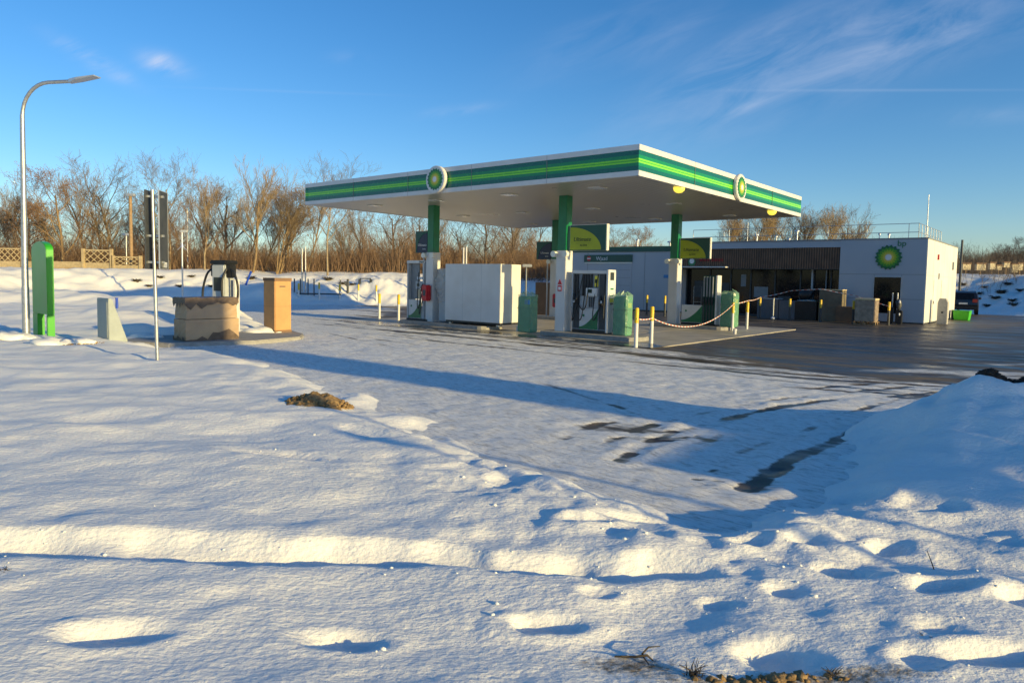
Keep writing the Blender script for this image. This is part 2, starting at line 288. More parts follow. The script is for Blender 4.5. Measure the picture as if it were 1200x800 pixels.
# ================================================================== SETTING
def grid_axis(lo, hi, c, d0, k):
    out = [c]; x = c
    while x < hi: x += d0+k*(x-c); out.append(x)
    x = c; neg = []
    while x > lo: x -= d0+k*(c-x); neg.append(x)
    return np.array(neg[::-1]+out)
gx = grid_axis(-900, 900, 0, .026, .0085); gy = grid_axis(-60, 1500, 3.0, .022, .0062)
gx = gx[(gx > -900) & (gx < 900)]
X, Y = np.meshgrid(gx, gy); Z = H(X.ravel(), Y.ravel())
nx, ny = len(gx), len(gy)
def grid_mesh(name, X, Y, Z, nx, ny, mats, smooth=True):
    me = bpy.data.meshes.new(name); co = np.stack([X.ravel(), Y.ravel(), Z.ravel()], 1).astype(np.float32)
    me.vertices.add(nx*ny); me.vertices.foreach_set('co', co.ravel())
    idx = np.arange(nx*ny).reshape(ny, nx); q = np.stack([idx[:-1, :-1], idx[:-1, 1:], idx[1:, 1:], idx[1:, :-1]], -1).reshape(-1, 4)
    nf = len(q); me.loops.add(nf*4); me.loops.foreach_set('vertex_index', q.ravel().astype(np.int32)); me.polygons.add(nf)
    me.polygons.foreach_set('loop_start', (np.arange(nf)*4).astype(np.int32)); me.polygons.foreach_set('use_smooth', np.ones(nf, bool)); me.update(); me.validate()
    me.materials.append(mats); return me
me = grid_mesh('snow_ground', X, Y, Z, nx, ny, M['snow'])
xr, yr = X.ravel(), Y.ravel()
def gs(X_, Y_, a, b, h, z=.16):
    g = gp(X_, Y_, z); return h*np.exp(-((xr-g[0])/a)**2-((yr-g[1])/b)**2)
grit = gs(640, 765, .7, .12, .25)+gs(900, 800, .7, .14, .50)+gs(1050, 790, .5, .1, .3)+gs(880, 720, .25, .1, .18)+gs(745, 770, .25, .12, .34)+gs(0, 660, .4, .2, .2)+gs(400, 760, .6, .1, .2)+gs(1140, 525, .3, .25, .25)+gs(640, 740, .2, .1, .2)
grit += .55*np.exp(-((xr+3.3)/.7)**2-((yr-10.3)/.35)**2)*0+gs(75, 402, .9, .3, .45)+gs(130, 410, .8, .3, .25)+gs(20, 400, 1., .4, .2)+.5*np.exp(-((xr+9.5)/1.5)**2-((yr-18.4)/.3)**2)
a = me.attributes.new('grit', 'FLOAT', 'POINT'); a.data.foreach_set('value', (grit*1.3).astype(np.float32))
ground = bpy.data.objects.new('snow_ground', me); COL.objects.link(ground); tag(ground, kind='structure')

# forecourt: wet asphalt with trodden, rutted snow
fs = np.concatenate([np.arange(-34, -9, .16), np.arange(-9, 10, .06), np.arange(10, 52, .2)]); fv = np.concatenate([np.arange(-22, -14, .2), np.arange(-14, 1, .06), np.arange(1, 4, .1), np.arange(4, 44, .3)])
S_, V_ = np.meshgrid(fs, fv); sr, vr = S_.ravel(), V_.ravel()
wx = OX+sr*math.cos(YAW)+vr*math.sin(YAW); wy = OY-sr*math.sin(YAW)+vr*math.cos(YAW)
bnd = np.interp(sr, [-34, -24, -17, -14, -11.5, -8, -5, -2, 0, 1.5, 4, 6.3, 9, 14, 52], [12, 11.5, 6.0, 3.2, 2.2, 1.75, 1.45, 1.2, .75, .2, -.7, -.9, .0, .6, 1.])
st_n = fbm(sr*.35, vr*2.2, 3, 201); cov = 1-sstep(-.35, .45, vr-bnd+.35*st_n+.12*fbm(sr*2, vr*2, 2, 207))
# the lane at the left stays thinly covered
lane = sstep(14, 17, -sr)*(1-sstep(11.5, 12.5, vr))*.0
def polyd(P):
    d = np.full(wx.shape, 1e9)
    for (ax, ay), (bx, by) in zip(P[:-1], P[1:]):
        ex, ey = bx-ax, by-ay; t = np.clip(((wx-ax)*ex+(wy-ay)*ey)/(ex*ex+ey*ey), 0, 1); d = np.minimum(d, np.hypot(wx-ax-t*ex, wy-ay-t*ey))
    return d
tr1 = [(1.1, 7.0), (1.9, 8.3), (2.9, 9.3), (3.9, 10.3), (5.3, 11.2), (7.5, 12.4)]; tr2 = [(2.1, 6.1), (3.0, 7.3), (4.1, 8.4), (5.3, 9.7), (6.6, 10.9), (8.8, 12.2)]
tr3 = [(-9, 30.5), (-5, 26.2), (0, 21.4), (4.5, 17.2), (9, 14.2), (14, 12)]; tr4 = [(-7.5, 26.5), (-3.5, 23.3), (1, 19.2), (5, 15.6), (9, 13.2)]
tr5 = [(1.9, 7.6), (3.2, 9.0), (4.6, 10.2), (7, 11.6), (9.5, 12.6)]
d1, d2, d3, d4, d5 = polyd(tr1), polyd(tr2), polyd(tr3), polyd(tr4), polyd(tr5)
wn = .62+.35*fbm(wx*1.3, wy*1.3, 3, 211)
rut = np.maximum((1-sstep(.03, .15, d1+.02*fbm(wx*5,wy*5,2,9)))*np.clip(.66+.2*fbm(wx*.9, wy*.9, 2, 212), 0, .8)*(1-sstep(4.6, 6, wx)), (1-sstep(.05, .17, d2+.02*fbm(wx*5,wy*5,2,8)))*np.clip(.92+.12*fbm(wx*.9, wy*.9, 2, 214), 0, 1)*(1-sstep(4.6, 6.4, wx)))
rut = np.maximum(rut, (1-sstep(.02, .12, d3))*np.clip(wn-.1, 0, .75)); rut = np.maximum(rut, (1-sstep(.03, .14, d4))*np.clip(wn-.25, 0, .6)); rut = np.maximum(rut, (1-sstep(.03, .12, d5))*.42*np.clip(wn, 0, 1))
def off(P, o):
    q = []
    for i, (x_, y_) in enumerate(P):
        a_, b_ = P[max(i-1, 0)], P[min(i+1, len(P)-1)]; dx, dy = b_[0]-a_[0], b_[1]-a_[1]; l_ = math.hypot(dx, dy); q.append((x_-dy/l_*o, y_+dx/l_*o))
    return q
tr6 = [(-12, 31.5), (-7.5, 27.0), (-3, 21.6), (1, 17.2), (5, 14.0), (9.5, 12.2)]; tr7 = [(-6, 22.5), (-2.6, 17.5), (0, 13.5), (1.5, 10.2), (2.3, 8.0)]
for P_, o_, a_, w_ in ((tr3, 0, .5, .07), (tr3, 1.55, .5, .07), (tr4, .2, .45, .07), (tr4, -1.35, .42, .06), (tr6, 0, .42, .06), (tr6, -1.5, .4, .06), (tr7, 0, .3, .05), (tr7, 1.5, .28, .05), (tr1, .42, .42, .05), (tr1, .95, .4, .06), (tr2, .5, .38, .05), (tr5, .3, .4, .05), (tr3, .35, .35, .05), (tr6, .5, .35, .05)):
    dd_ = polyd(off(P_, o_)); rut = np.maximum(rut, (1-sstep(w_*.5, w_*2.2, dd_+.03*fbm(wx*2, wy*2, 2, 31)))*np.clip(a_+.3*fbm(wx*.6+o_, wy*.6, 2, 33), 0, .8))
mess = np.exp(-((wx-1.6)/1.0)**2-((wy-8.4)/1.3)**2)*.55*(fbm(wx*1.2, wy*4, 3, 217) > .25)
spk = np.exp(-((wx-2.0)/.4)**2-((wy-6.5)/.8)**2)*.6*(fbm(wx*3, wy*6, 2, 219) > .3)
mess = mess+spk
cov = cov*(.56+.44*sstep(.2, 4.0, bnd-vr)+.16*fbm(sr*.5, vr*2.2, 3, 209)); strk = fbm(sr*.16+.5*np.sin(vr*.3), vr*5.5+.5*np.sin(sr*.25), 3, 213); cov = cov-.34*sstep(.05, .5, strk)*sstep(6.5, .5, bnd-vr)*(cov > .2)
ang_t = (wx-1)*.62+(wy-7)*-.78; trk = fbm((wx+wy)*.12, ang_t*4.5, 3, 215); cov = cov-.22*sstep(.15, .6, trk)*np.exp(-((wx-4.5)/3.2)**2-((wy-10.8)/2.0)**2)*(cov > .2)
cov = np.clip(cov-rut*.88-mess, 0, 1)
# thin frozen patches left on the asphalt to the right
icy = np.exp(-((wx-9.5)/2.0)**2-((wy-14.9)/.9)**2)*(.55+.5*fbm(wx*.7, wy*2, 2, 221))+np.exp(-((wx-13)/2.5)**2-((wy-17.5)/1.2)**2)*(.25+.6*fbm(wx*.7, wy*1.6, 2, 223))
icy = icy+.5*np.exp(-((wx-33)/3.5)**2-((wy-44)/1.0)**2)+.5*np.exp(-((wx-22)/2.5)**2-((wy-26)/.6)**2)
icy = icy+(.45+.35*fbm(sr*.3, vr*.8, 3, 231))*sstep(15, 19, -sr)*(vr < 11)*(1-sstep(3, 8, vr-bnd+3))
cov = np.clip(np.maximum(cov, np.clip(icy, 0, .55)), 0, 1)
ridge = .012*np.exp(-((d1-.19)/.05)**2)+.014*np.exp(-((d2-.24)/.06)**2)+.008*np.exp(-((d3-.15)/.05)**2)
fz = cov*(.006+.016*(.5+.5*fbm(sr*.8, vr*3, 3, 241))+.009*fbm(wx*3.4, wy*3.4, 2, 245)+.0035*fbm(wx*9, wy*9, 2, 246)+.012*fbm(sr*.5+wx*.4, vr*4.5, 2, 247)+ridge)+.016*(cov > .1)+.003*fbm(wx*3, wy*3, 2, 243)*cov
fm = grid_mesh('forecourt', S_, V_, fz, len(fs), len(fv), None) if False else None
def fore_mat():
    m = bpy.data.materials.new('wet_asphalt_and_trodden_snow'); m.use_nodes = True; N, L = nodes(m); b = N['Principled BSDF']; tc = N.new('ShaderNodeTexCoord')
    at = N.new('ShaderNodeAttribute'); at.attribute_name = 'snow_cover'
    mpg = N.new('ShaderNodeMapping'); mpg.inputs['Scale'].default_value = (.5, 2.0, 1); L.new(tc.outputs['Object'], mpg.inputs['Vector'])
    n1 = N.new('ShaderNodeTexNoise'); n1.inputs['Scale'].default_value = 4.5; n1.inputs['Detail'].default_value = 9; n1.inputs['Roughness'].default_value = .68; L.new(mpg.outputs[0], n1.inputs['Vector'])
    s = N.new('ShaderNodeMath'); s.operation = 'MULTIPLY_ADD'; L.new(n1.outputs['Fac'], s.inputs[0]); s.inputs[1].default_value = .75; L.new(at.outputs['Fac'], s.inputs[2])
    mr = N.new('ShaderNodeMapRange'); mr.inputs[1].default_value = .72; mr.inputs[2].default_value = .98; L.new(s.outputs[0], mr.inputs[0])
    # asphalt with wet sheen
    n2 = N.new('ShaderNodeTexNoise'); n2.inputs['Scale'].default_value = .8; n2.inputs['Detail'].default_value = 8; L.new(mpg.outputs[0], n2.inputs['Vector'])
    ra = N.new('ShaderNodeValToRGB'); e = ra.color_ramp.elements; e[0].position = .42; e[0].color = (.034, .029, .024, 1); e[1].position = .62; e[1].color = (.13, .105, .075, 1); L.new(n2.outputs['Fac'], ra.inputs[0])
    n5 = N.new('ShaderNodeTexNoise'); n5.inputs['Scale'].default_value = 60; n5.inputs['Detail'].default_value = 4; L.new(tc.outputs['Object'], n5.inputs['Vector'])
    sp = N.new('ShaderNodeMix'); sp.data_type = 'RGBA'; sp.blend_type = 'OVERLAY'; sp.inputs['Factor'].default_value = .5; L.new(ra.outputs[0], sp.inputs['A']); L.new(n5.outputs['Color'], sp.inputs['B'])
    # snow: greyed and speckled with grit
    n3 = N.new('ShaderNodeTexNoise'); n3.inputs['Scale'].default_value = 14; n3.inputs['Detail'].default_value = 8; n3.inputs['Roughness'].default_value = .7; L.new(mpg.outputs[0], n3.inputs['Vector'])
    rs = N.new('ShaderNodeValToRGB'); e = rs.color_ramp.elements; e[0].position = .30; e[0].color = (.40, .37, .32, 1); e[1].position = .52; e[1].color = (.88, .865, .82, 1); L.new(n3.outputs['Fac'], rs.inputs[0])
    mx = N.new('ShaderNodeMix'); mx.data_type = 'RGBA'; L.new(mr.outputs[0], mx.inputs['Factor']); L.new(sp.outputs['Result'], mx.inputs['A']); L.new(rs.outputs[0], mx.inputs['B']); L.new(mx.outputs['Result'], b.inputs['Base Color'])
    rr = N.new('ShaderNodeMapRange'); rr.inputs[1].default_value = .40; rr.inputs[2].default_value = .62; rr.inputs[3].default_value = .30; rr.inputs[4].default_value = .75; L.new(n2.outputs['Fac'], rr.inputs[0])
    rm = N.new('ShaderNodeMix'); L.new(mr.outputs[0], rm.inputs['Factor']); L.new(rr.outputs[0], rm.inputs['A']); rm.inputs['B'].default_value = .6; L.new(rm.outputs[0], b.inputs['Roughness'])
    bp = N.new('ShaderNodeBump'); bp.inputs['Distance'].default_value = .03; bp.inputs['Strength'].default_value = .55; L.new(mr.outputs[0], bp.inputs['Height'])
    bq = N.new('ShaderNodeBump'); bq.inputs['Distance'].default_value = .03; bq.inputs['Strength'].default_value = .9; L.new(n3.outputs['Fac'], bq.inputs['Height']); L.new(bp.outputs[0], bq.inputs['Normal'])
    mo = N.new('ShaderNodeMix'); mo.data_type = 'VECTOR'; geo = N.new('ShaderNodeNewGeometry'); bd = N.new('ShaderNodeBump'); bd.inputs['Distance'].default_value = .004; bd.inputs['Strength'].default_value = .35; L.new(n5.outputs['Fac'], bd.inputs['Height'])
    L.new(mr.outputs[0], mo.inputs['Factor']); L.new(bd.outputs[0], mo.inputs['A']); L.new(bq.outputs[0], mo.inputs['B']); L.new(mo.outputs[1], b.inputs['Normal'])
    return m
fm = grid_mesh('forecourt', S_, V_, fz, len(fs), len(fv), fore_mat())
a = fm.attributes.new('snow_cover', 'FLOAT', 'POINT'); a.data.foreach_set('value', cov.astype(np.float32))
fo = bpy.data.objects.new('forecourt_road', fm); COL.objects.link(fo); fo.location = (OX, OY, 0); fo.rotation_euler = (0, 0, SZ); tag(fo, kind='structure')

def apron_mat():
    m = mat('apron_concrete', (.46, .42, .34), .5, var=.12, scale=1.2, bump=.25, bscale=30, dirt=(.2, .17, .13)); N, L = nodes(m); b = N['Principled BSDF']
    tc = N.new('ShaderNodeTexCoord'); sx = N.new('ShaderNodeSeparateXYZ'); L.new(tc.outputs['Object'], sx.inputs[0])
    n = N.new('ShaderNodeTexNoise'); n.inputs['Scale'].default_value = .9; n.inputs['Detail'].default_value = 6; L.new(tc.outputs['Object'], n.inputs['Vector'])
    ad = N.new('ShaderNodeMath'); ad.operation = 'MULTIPLY_ADD'; L.new(n.outputs['Fac'], ad.inputs[0]); ad.inputs[1].default_value = 2.4; L.new(sx.outputs['Y'], ad.inputs[2])
    mr = N.new('ShaderNodeMapRange'); mr.inputs[1].default_value = 2.9; mr.inputs[2].default_value = 3.4; L.new(ad.outputs[0], mr.inputs[0])     # wet from slush along the front edge
    src = b.inputs['Base Color'].links[0].from_socket; mx = N.new('ShaderNodeMix'); mx.data_type = 'RGBA'; mx.inputs['A'].default_value = (.055, .048, .040, 1); L.new(src, mx.inputs['B']); L.new(mr.outputs[0], mx.inputs['Factor']); L.new(mx.outputs['Result'], b.inputs['Base Color'])
    r = N.new('ShaderNodeMapRange'); r.inputs[3].default_value = .12; r.inputs[4].default_value = .5; L.new(mr.outputs[0], r.inputs[0]); L.new(r.outputs[0], b.inputs['Roughness']); return m
ap = MB()
for i in range(5):
    for j in range(4):
        x0 = -14.7+i*2.96; y0 = .95+j*3.07; ap.box(x0, x0+2.945, y0, y0+3.055, -.02, .026)
# joints dip a little between the slabs
o = ap.build('concrete_apron', apron_mat(), loc=st(0, 0, 0), rz=SZ, bevel=.006); tag(o, kind='structure')

def island(label, s0, s1, v0, v1):
    b = MB(); n = 8; r = (v1-v0)/2; out = []
    for k in range(n+1): th = -math.pi/2+math.pi*k/n; out.append((s1-r+r*.6*math.cos(th), (v0+v1)/2+r*math.sin(th)))
    for k in range(n+1): th = math.pi/2+math.pi*k/n; out.append((s0+r+r*.6*math.cos(th), (v0+v1)/2+r*math.sin(th)))
    m = len(out); b.add([(x, y, 0) for x, y in out]+[(x, y, .15) for x, y in out], [tuple(range(m)), tuple(range(2*m-1, m-1, -1))]+[(i, (i+1) % m, (i+1) % m+m, i+m) for i in range(m)])
    o = b.build('kerb_island', M['kerb'], loc=st(0, 0, 0), rz=SZ, bevel=.02); tag(o, label, 'kerb island', 'raised kerb islands of the pumps'); return o
island('raised concrete kerb island under the front pump with many hoses', -5.2, -.9, 2.15, 3.4)
island('raised concrete kerb island under the big white cabinet', -12.2, -6.9, 2.15, 3.4)
island('raised concrete kerb island under the rear pump with the low green panel', -5.2, -1.15, 9.65, 10.95)
island('raised concrete kerb island under the rear dark sign and carton', -12.0, -7.2, 9.65, 10.95)

# ================================================================== CANOPY (one thing with its columns)
CA = thing('station_canopy', 'large flat canopy with green striped fascia on four columns', 'canopy', st(0, 0, 0), SZ)
L1, L2, ZB, TH = 14.68, 13.2, 4.6, .81
MB().box(-L1+.04, -.04, .04, L2-.04, ZB+.06, ZB+TH-.05).build('roof_deck', M['lgrey'], CA)
MB().box(-L1+.05, -.05, .05, L2-.05, ZB+.02, ZB+.058).build('soffit', M['soffit'], CA)
bands = [(0, .17, 'white'), (.17, .30, 'navyg'), (.30, .40, 'green'), (.40, .55, 'bgreen2'), (.55, .66, 'green'), (.66, .82, 'navyg'), (.82, 1.0, 'white')]
M['navyg'] = mat('teal_stripe', (.004, .12, .09), .25, var=.05); M['bgreen2'] = mat('bright_green_stripe', (.03, .36, .03), .25, var=.05); M['lime'] = mat('lime_stripe', (.22, .68, .03), .25, var=.04)
M['midg'] = mat('mid_green_stripe', (.007, .23, .08), .25, var=.05)
def fascia(name, horiz, n0, n1, sign):
    f = MB(); zz = [0, .17, .32, .42, .46, .485, .515, .55, .67, .82, 1.0]; mi = [0, 1, 2, 3, 4, 3, 4, 3, 2, 1]
    mi = [0, 1, 2, 4, 3, 4, 2, 2, 1, 0]
    for k in range(10):
        pr = .0 if k in (0, 9) else -.015
        z0, z1 = ZB+TH*zz[k], ZB+TH*zz[k+1]
        if horiz: y0 = n0+(0 if sign < 0 else 0)-(pr if sign < 0 else 0); f.box(-L1, 0, min(y0, n1), max(y0, n1), z0, z1, mi[k])
        else: f.box(n0, n1+pr, 0 if False else .0, L2, z0, z1, mi[k])
    return f.build(name, [M['white'], M['navyg'], M['midg'], M['bgreen2'], M['lime']], CA)
def fas(name, x0, x1, y0, y1, ax, sg):
    f = MB(); zz = [0, .17, .32, .42, .475, .505, .56, .67, .82, 1.0]; mi = [0, 1, 2, 4, 3, 4, 2, 1, 0]
    for k in range(9):
        p = 0 if k in (0, 8) else .012; a = [x0, x1, y0, y1]
        if ax == 'y' and sg < 0: a[2] += p
        if ax == 'y' and sg > 0: a[3] -= p
        if ax == 'x' and sg > 0: a[1] -= p
        if ax == 'x' and sg < 0: a[0] += p
        f.box(*a, ZB+TH*zz[k], ZB+TH*zz[k+1], mi[k])
    return f.build(name, [M['white'], M['navyg'], M['midg'], M['bgreen2'], M['lime']], CA)
fas('fascia', -L1, -.001, -.06, .045, 'y', -1); fas('fascia', -.045, .06, -.062, L2+.06, 'x', 1)
fas('fascia', -L1, -.001, L2-.045, L2+.058, 'y', 1); fas('fascia', -L1-.06, -L1+.045, -.062, L2+.06, 'x', -1)
for k in range(1, 5): x = -L1*k/5; MB().box(x-.005, x+.005, -.0625, -.03, ZB+.002, ZB+TH-.002).build('fascia_joint', M['grey'], CA)
for k in range(1, 4): y = L2*k/4+(.5 if k == 2 else 0); MB().box(.03, .0625, y-.005, y+.005, ZB+.002, ZB+TH-.002).build('fascia_joint', M['grey'], CA)
def sunburst(parent, loc, rot, r, drum=.0):
    # round emblem: zig-zag rings from dark green through yellow to a white heart
    root = parent
    if drum:
        d = MB(); d.disc(0, -drum, 0, r*1.22, 40, 0, drum); o = d.build('emblem_drum', M['white'], root, bevel=.02); o.location = loc; o.rotation_euler = rot
    e = MB(); rings = [(1.0, .86, 0), (.80, .68, 1), (.62, .5, 2), (.46, .35, 3), (.28, .2, 4)]
    for i, (ro, ri, mi) in enumerate(rings):
        pts = []
        for k in range(36):
            th = math.pi*k/18+(math.pi/36 if i % 2 else 0); q = ro if k % 2 == 0 else ri; pts.append((r*q*math.cos(th), r*q*math.sin(th)))
        y = -drum-.004-.004*i; e.prism(pts, y-.006, y+.012, mi)
    o = e.build('sunburst_emblem', [M['eg0'], M['eg1'], M['eg2'], M['eg3'], M['eg4']], root); o.location = loc; o.rotation_euler = rot; return o
M['eg0'] = mat('emblem_dark_green', (.004, .13, .05), .35, var=.04); M['eg1'] = mat('emblem_green', (.06, .30, .02), .35, var=.04); M['eg2'] = mat('emblem_lime', (.32, .45, .02), .35, var=.04)
M['eg3'] = mat('emblem_yellow', (.62, .50, .06), .35, var=.04); M['eg4'] = mat('emblem_white', (.72, .72, .70), .35, var=.04)
sunburst(CA, (-7.34, -.06, ZB+.43), (0, 0, 0), .36, .15)
sunburst(CA, (.06, 6.6, ZB+.43), (0, 0, R(90)), .36, .12)
COLS = [(-10.44, 2.78), (-4.24, 2.78), (-9.98, 10.28), (-3.94, 10.28)]
for s, v in COLS:
    c = MB(); c.box(s-.2, s+.2, v-.2, v+.2, .15, 2.82); c.build('column', M['white'], CA, bevel=.015)
    c = MB(); c.box(s-.165, s+.165, v-.165, v+.165, 2.82, ZB+.02); sl = c.build('column_sleeve', M['green'], CA, bevel=.01)
    for dx in (-.23, .23):
        f = MB(); f.tube([(s+dx, v-.2, 2.7), (s+dx, v-.34, 2.7)], .10, 16); f.build('floodlight', M['lamp'], CA)
for v in (2.7, 10.5):
    f = MB(); f.blob((-.15, v, ZB-.02), .17, 3, 0, 2, (1, 1, .8)); f.build('canopy_edge_lamp', M['lightcol'], CA)
for s in (-12.4, -9, -5.6, -2.2):
    for v in (1.5, 6.5, 11.5):
        f = MB(); f.box(s-.22, s+.22, v-.22, v+.22, ZB-.012, ZB+.018); f.build('ceiling_lamp', M['lamp'], CA, bevel=.01)

# hanging signs by the columns
def price_sign(label, s0, s1, v, bright, z0=2.81, z1=3.65):
    t = thing('hanging_sign', label, 'sign', st(s0, v, 0), SZ, 'fuel name signs beside the columns'); w = s1-s0; h = z1-z0
    MB().box(0, w, -.07, .07, z0, z1).build('sign_case', M['white'] if bright else M['dark'], t, bevel=.008)
    MB().box(.02, w-.035, -.078, -.0701, z0+.0, z1-.02).build('sign_face', M['dgreen'], t)
    pts = []
    if bright:
        pts = [(.02, z0+.03)]+[(.02+(w*.84)*math.sin(k*math.pi/32), z0+.03+(h*.87)*math.cos(k*math.pi/32)) for k in range(17)]
        MB().prism(pts, -.084, -.0781).build('quarter_disc', M['ygreen'], t)
        text('lettering', 'Ultimate', .19, M['text'], t, (.49, -.087, z0+.36), sx=1.02, shear=.2); text('lettering', 'ACTIVE', .085, M['text'], t, (.55, -.087, z0+.17))
        MB().box(.26, .78, -.087, -.0841, z0+.24, z0+.246).build('rule_line', M['text'], t)
    else:
        pts = [(w-.035, z0+.01)]+[(w-.035-(w*.86)*math.sin(k*math.pi/32), z0+.01+(h*.92)*math.cos(k*math.pi/32)) for k in range(17)]
        MB().prism(pts, -.084, -.0781).build('quarter_disc', M['navy'], t)
        b = MB(); b.tube([(x, -.086, z) for x, z in pts[1:]], .011, 4); b.build('arc_line', M['green'], t)
        text('lettering', 'Ultimate', .14, M['wtext'], t, (w*.55, -.087, z0+.30), shear=.2); text('lettering', 'DIESEL', .065, M['wtext'], t, (w*.7, -.087, z0+.14))
    return t
s1 = price_sign('yellow and green fuel sign on the front column, above the pump with many hoses', -3.99, -2.57, 2.78, True)
s2 = price_sign('yellow and green fuel sign on the rear right column, in front of the shop cladding', -3.72, -2.42, 10.28, True)
s3 = price_sign('dark navy fuel sign left of the front left column, above the slim pump', -11.38, -10.66, 2.78, False)
s4 = price_sign('dark navy fuel sign left of the rear left column, above the brown carton', -11.1, -10.2, 10.28, False)
for t, x in ((s3, .42), (s4, .62)): MB().tube([(x, 0, .15), (x, 0, 2.81)], .03, 8).build('sign_post', M['white'], t)

# ================================================================== PUMPS
def hose(b, p0, p1, sag, r=.017, n=14, side=(0, 0, 0), mi=0):
    p0, p1 = Vector(p0), Vector(p1); pts = []
    for i in range(n+1):
        t = i/n; p = p0.lerp(p1, t); k = 4*t*(1-t); pts.append((p.x+side[0]*k, p.y+side[1]*k, p.z-sag*k))
    b.tube(pts, r, 6, mi)
def nozzle(b, x, y, z, mi=0):
    b.tube([(x, y, z+.16), (x, y-.03, z+.05), (x, y-.02, z-.1)], [.03, .045, .03], 8, mi); b.tube([(x, y-.03, z+.05), (x, y-.09, z-.02), (x, y-.02, z-.12)], .012, 6, mi); b.tube([(x, y, z+.14), (x, y+.05, z+.23)], .015, 6, mi)
def swoosh(p, x0, x1, z0, z1, y):
    MB().box(x0, x1, y-.02, y-.001, z0, z1).build('lower_panel', M['white'], p)
    n = 14; pts = [(x0, z0+.01), (x1, z0+.01), (x1, z1-.01)]+[(x1-(x1-x0)*t, z0+.12*(z1-z0)+(z1-z0)*.87*(1-t)**1.8) for t in [k/n for k in range(1, n+1)]]
    MB().prism(pts, y-.026, y-.0201).build('green_swoosh', M['green'], p)
    r = MB(); c = (x0+.22*(x1-x0), z0+.66*(z1-z0)); r.prism([(c[0]+.05*math.cos(k*math.pi/9)*(1 if k % 2 else .7), c[1]+.05*math.sin(k*math.pi/9)*(1 if k % 2 else .7)) for k in range(18)], y-.026, y-.0201); r.build('small_emblem', M['green'], p)
P = thing('fuel_pump', 'front fuel pump with many black hoses, between column and wrapped green bin', 'fuel pump', st(-3.12, 2.86, .15), SZ, 'fuel dispensers')
MB().box(-.66, .62, -.20, .20, 0, .10).build('plinth', M['black'], P)
MB().box(-.66, .62, -.15, .15, .10, 1.92).box(-.66, .62, -.05, .15, 1.3, 1.9).build('cabinet', M['grey'], P, bevel=.008)
MB().box(-.68, .64, -.22, .20, 1.92, 2.02).build('header', M['white'], P, bevel=.01)
MB().box(.625, .70, -.24, .22, .05, 2.05).build('end_panel', M['white'], P, bevel=.008)
MB().box(.7001, .706, -.13, .10, 1.72, 1.97).build('end_display', M['screen'], P); MB().box(.7001, .706, -.1, .07, .95, 1.0).build('end_slot', M['screen'], P)
MB().box(.7001, .707, -.1, .08, 1.42, 1.47).build('end_mark', M['green'], P); MB().box(.7001, .707, -.1, .08, 1.2, 1.24).build('end_mark', M['green'], P)
MB().box(.7001, .7065, -.13, .11, 1.02, 1.15).build('end_sticker', M['yellow'], P)
MB().box(-.69, -.665, -.2, .2, .05, 1.95).build('side_frame', M['lgrey'], P)
swoosh(P, -.40, .30, .12, .80, -.151)
MB().box(-.40, .30, -.17, -.151, .81, 1.20).build('middle_panel', M['lgrey'], P)
for x in (-.05, .02, .09): MB().box(x, x+.05, -.18, -.1701, .84, 1.17).build('keypad', M['dark'], P)
MB().box(-.14, .28, -.24, -.151, 1.2, 1.46).build('display_box', M['white'], P, bevel=.01); MB().box(-.06, .10, -.246, -.2401, 1.3, 1.42).build('display_screen', M['screen'], P)
MB().box(.16, .28, -.19, -.1501, 1.5, 1.85).build('card_reader', M['yellow'], P); MB().box(.18, .26, -.2, -.1901, 1.62, 1.74).build('reader_screen', M['screen'], P)
for x in (-.60, -.50, -.28, -.18, -.08, .03): b = MB(); b.tube([(x, -.17, 1.2), (x, -.17, 1.9)], .035, 8); b.build('hose_guide', M['black'], P)
b = MB(); b.box(-.64, -.43, -.156, -.1501, .14, 1.2).box(.33, .60, -.156, -.1501, .14, 1.9); b.build('holster_panel', M['dark'], P)
for x, z in ((-.60, 1.1), (-.52, 1.05), (-.46, 1.12), (.40, 1.0), (.52, .97)): b = MB(); nozzle(b, x, -.2, z); b.build('nozzle', M['black'], P)
for x in (-.59, .46): MB().box(x-.02, x+.03, -.255, -.24, .98, 1.06).build('nozzle_guard', M['wtext'], P)
for p0, p1, sg, sd in (((-.6, -.2, .98), (-.3, -.17, 1.9), 1.0, (-.12, -.1, 0)), ((-.52, -.2, .95), (-.18, -.17, 1.9), .95, (.1, -.12, 0)), ((-.46, -.2, .98), (-.08, -.17, 1.9), .6, (.16, -.1, 0)), ((.40, -.2, .9), (.28, -.17, 1.9), .9, (-.16, -.1, 0)), ((.52, -.2, .86), (.54, -.17, 1.9), .8, (.05, -.1, 0))):
    b = MB(); hose(b, p0, p1, sg, side=sd); b.build('hose', M['black'], P)
P2 = thing('fuel_pump', 'slim grey pump with open glazed frame at the left end of the canopy', 'fuel pump', st(-11.15, 2.78, .15), SZ, 'fuel dispensers')
MB().box(-.58, .62, -.2, .2, 0, .08).build('plinth', M['black'], P2)
MB().box(-.56, -.48, -.2, .2, .08, 2.25).box(.32, .42, -.2, .2, .08, 2.25).box(-.48, .32, -.15, .15, .08, .55).build('frame', M['lgrey'], P2, bevel=.008)
MB().box(.42, .62, -.18, .18, .08, 2.3).build('side_cabinet', M['grey'], P2, bevel=.01)
MB().box(-.58, .44, -.21, .21, 2.25, 2.36).build('header', M['white'], P2, bevel=.01); text('lettering', 'Diesel', .1, M['text'], P2, (.27, -.213, 2.3))
MB().box(-.48, -.02, -.05, .0, .85, 2.25).build('tinted_pane', M['grey'], P2); MB().box(-.1, .32, -.17, -.1, 1.25, 1.55).build('display_box', M['lgrey'], P2, bevel=.01); MB().box(-.02, .12, -.175, -.1701, 1.35, 1.46).build('display_screen', M['screen'], P2)
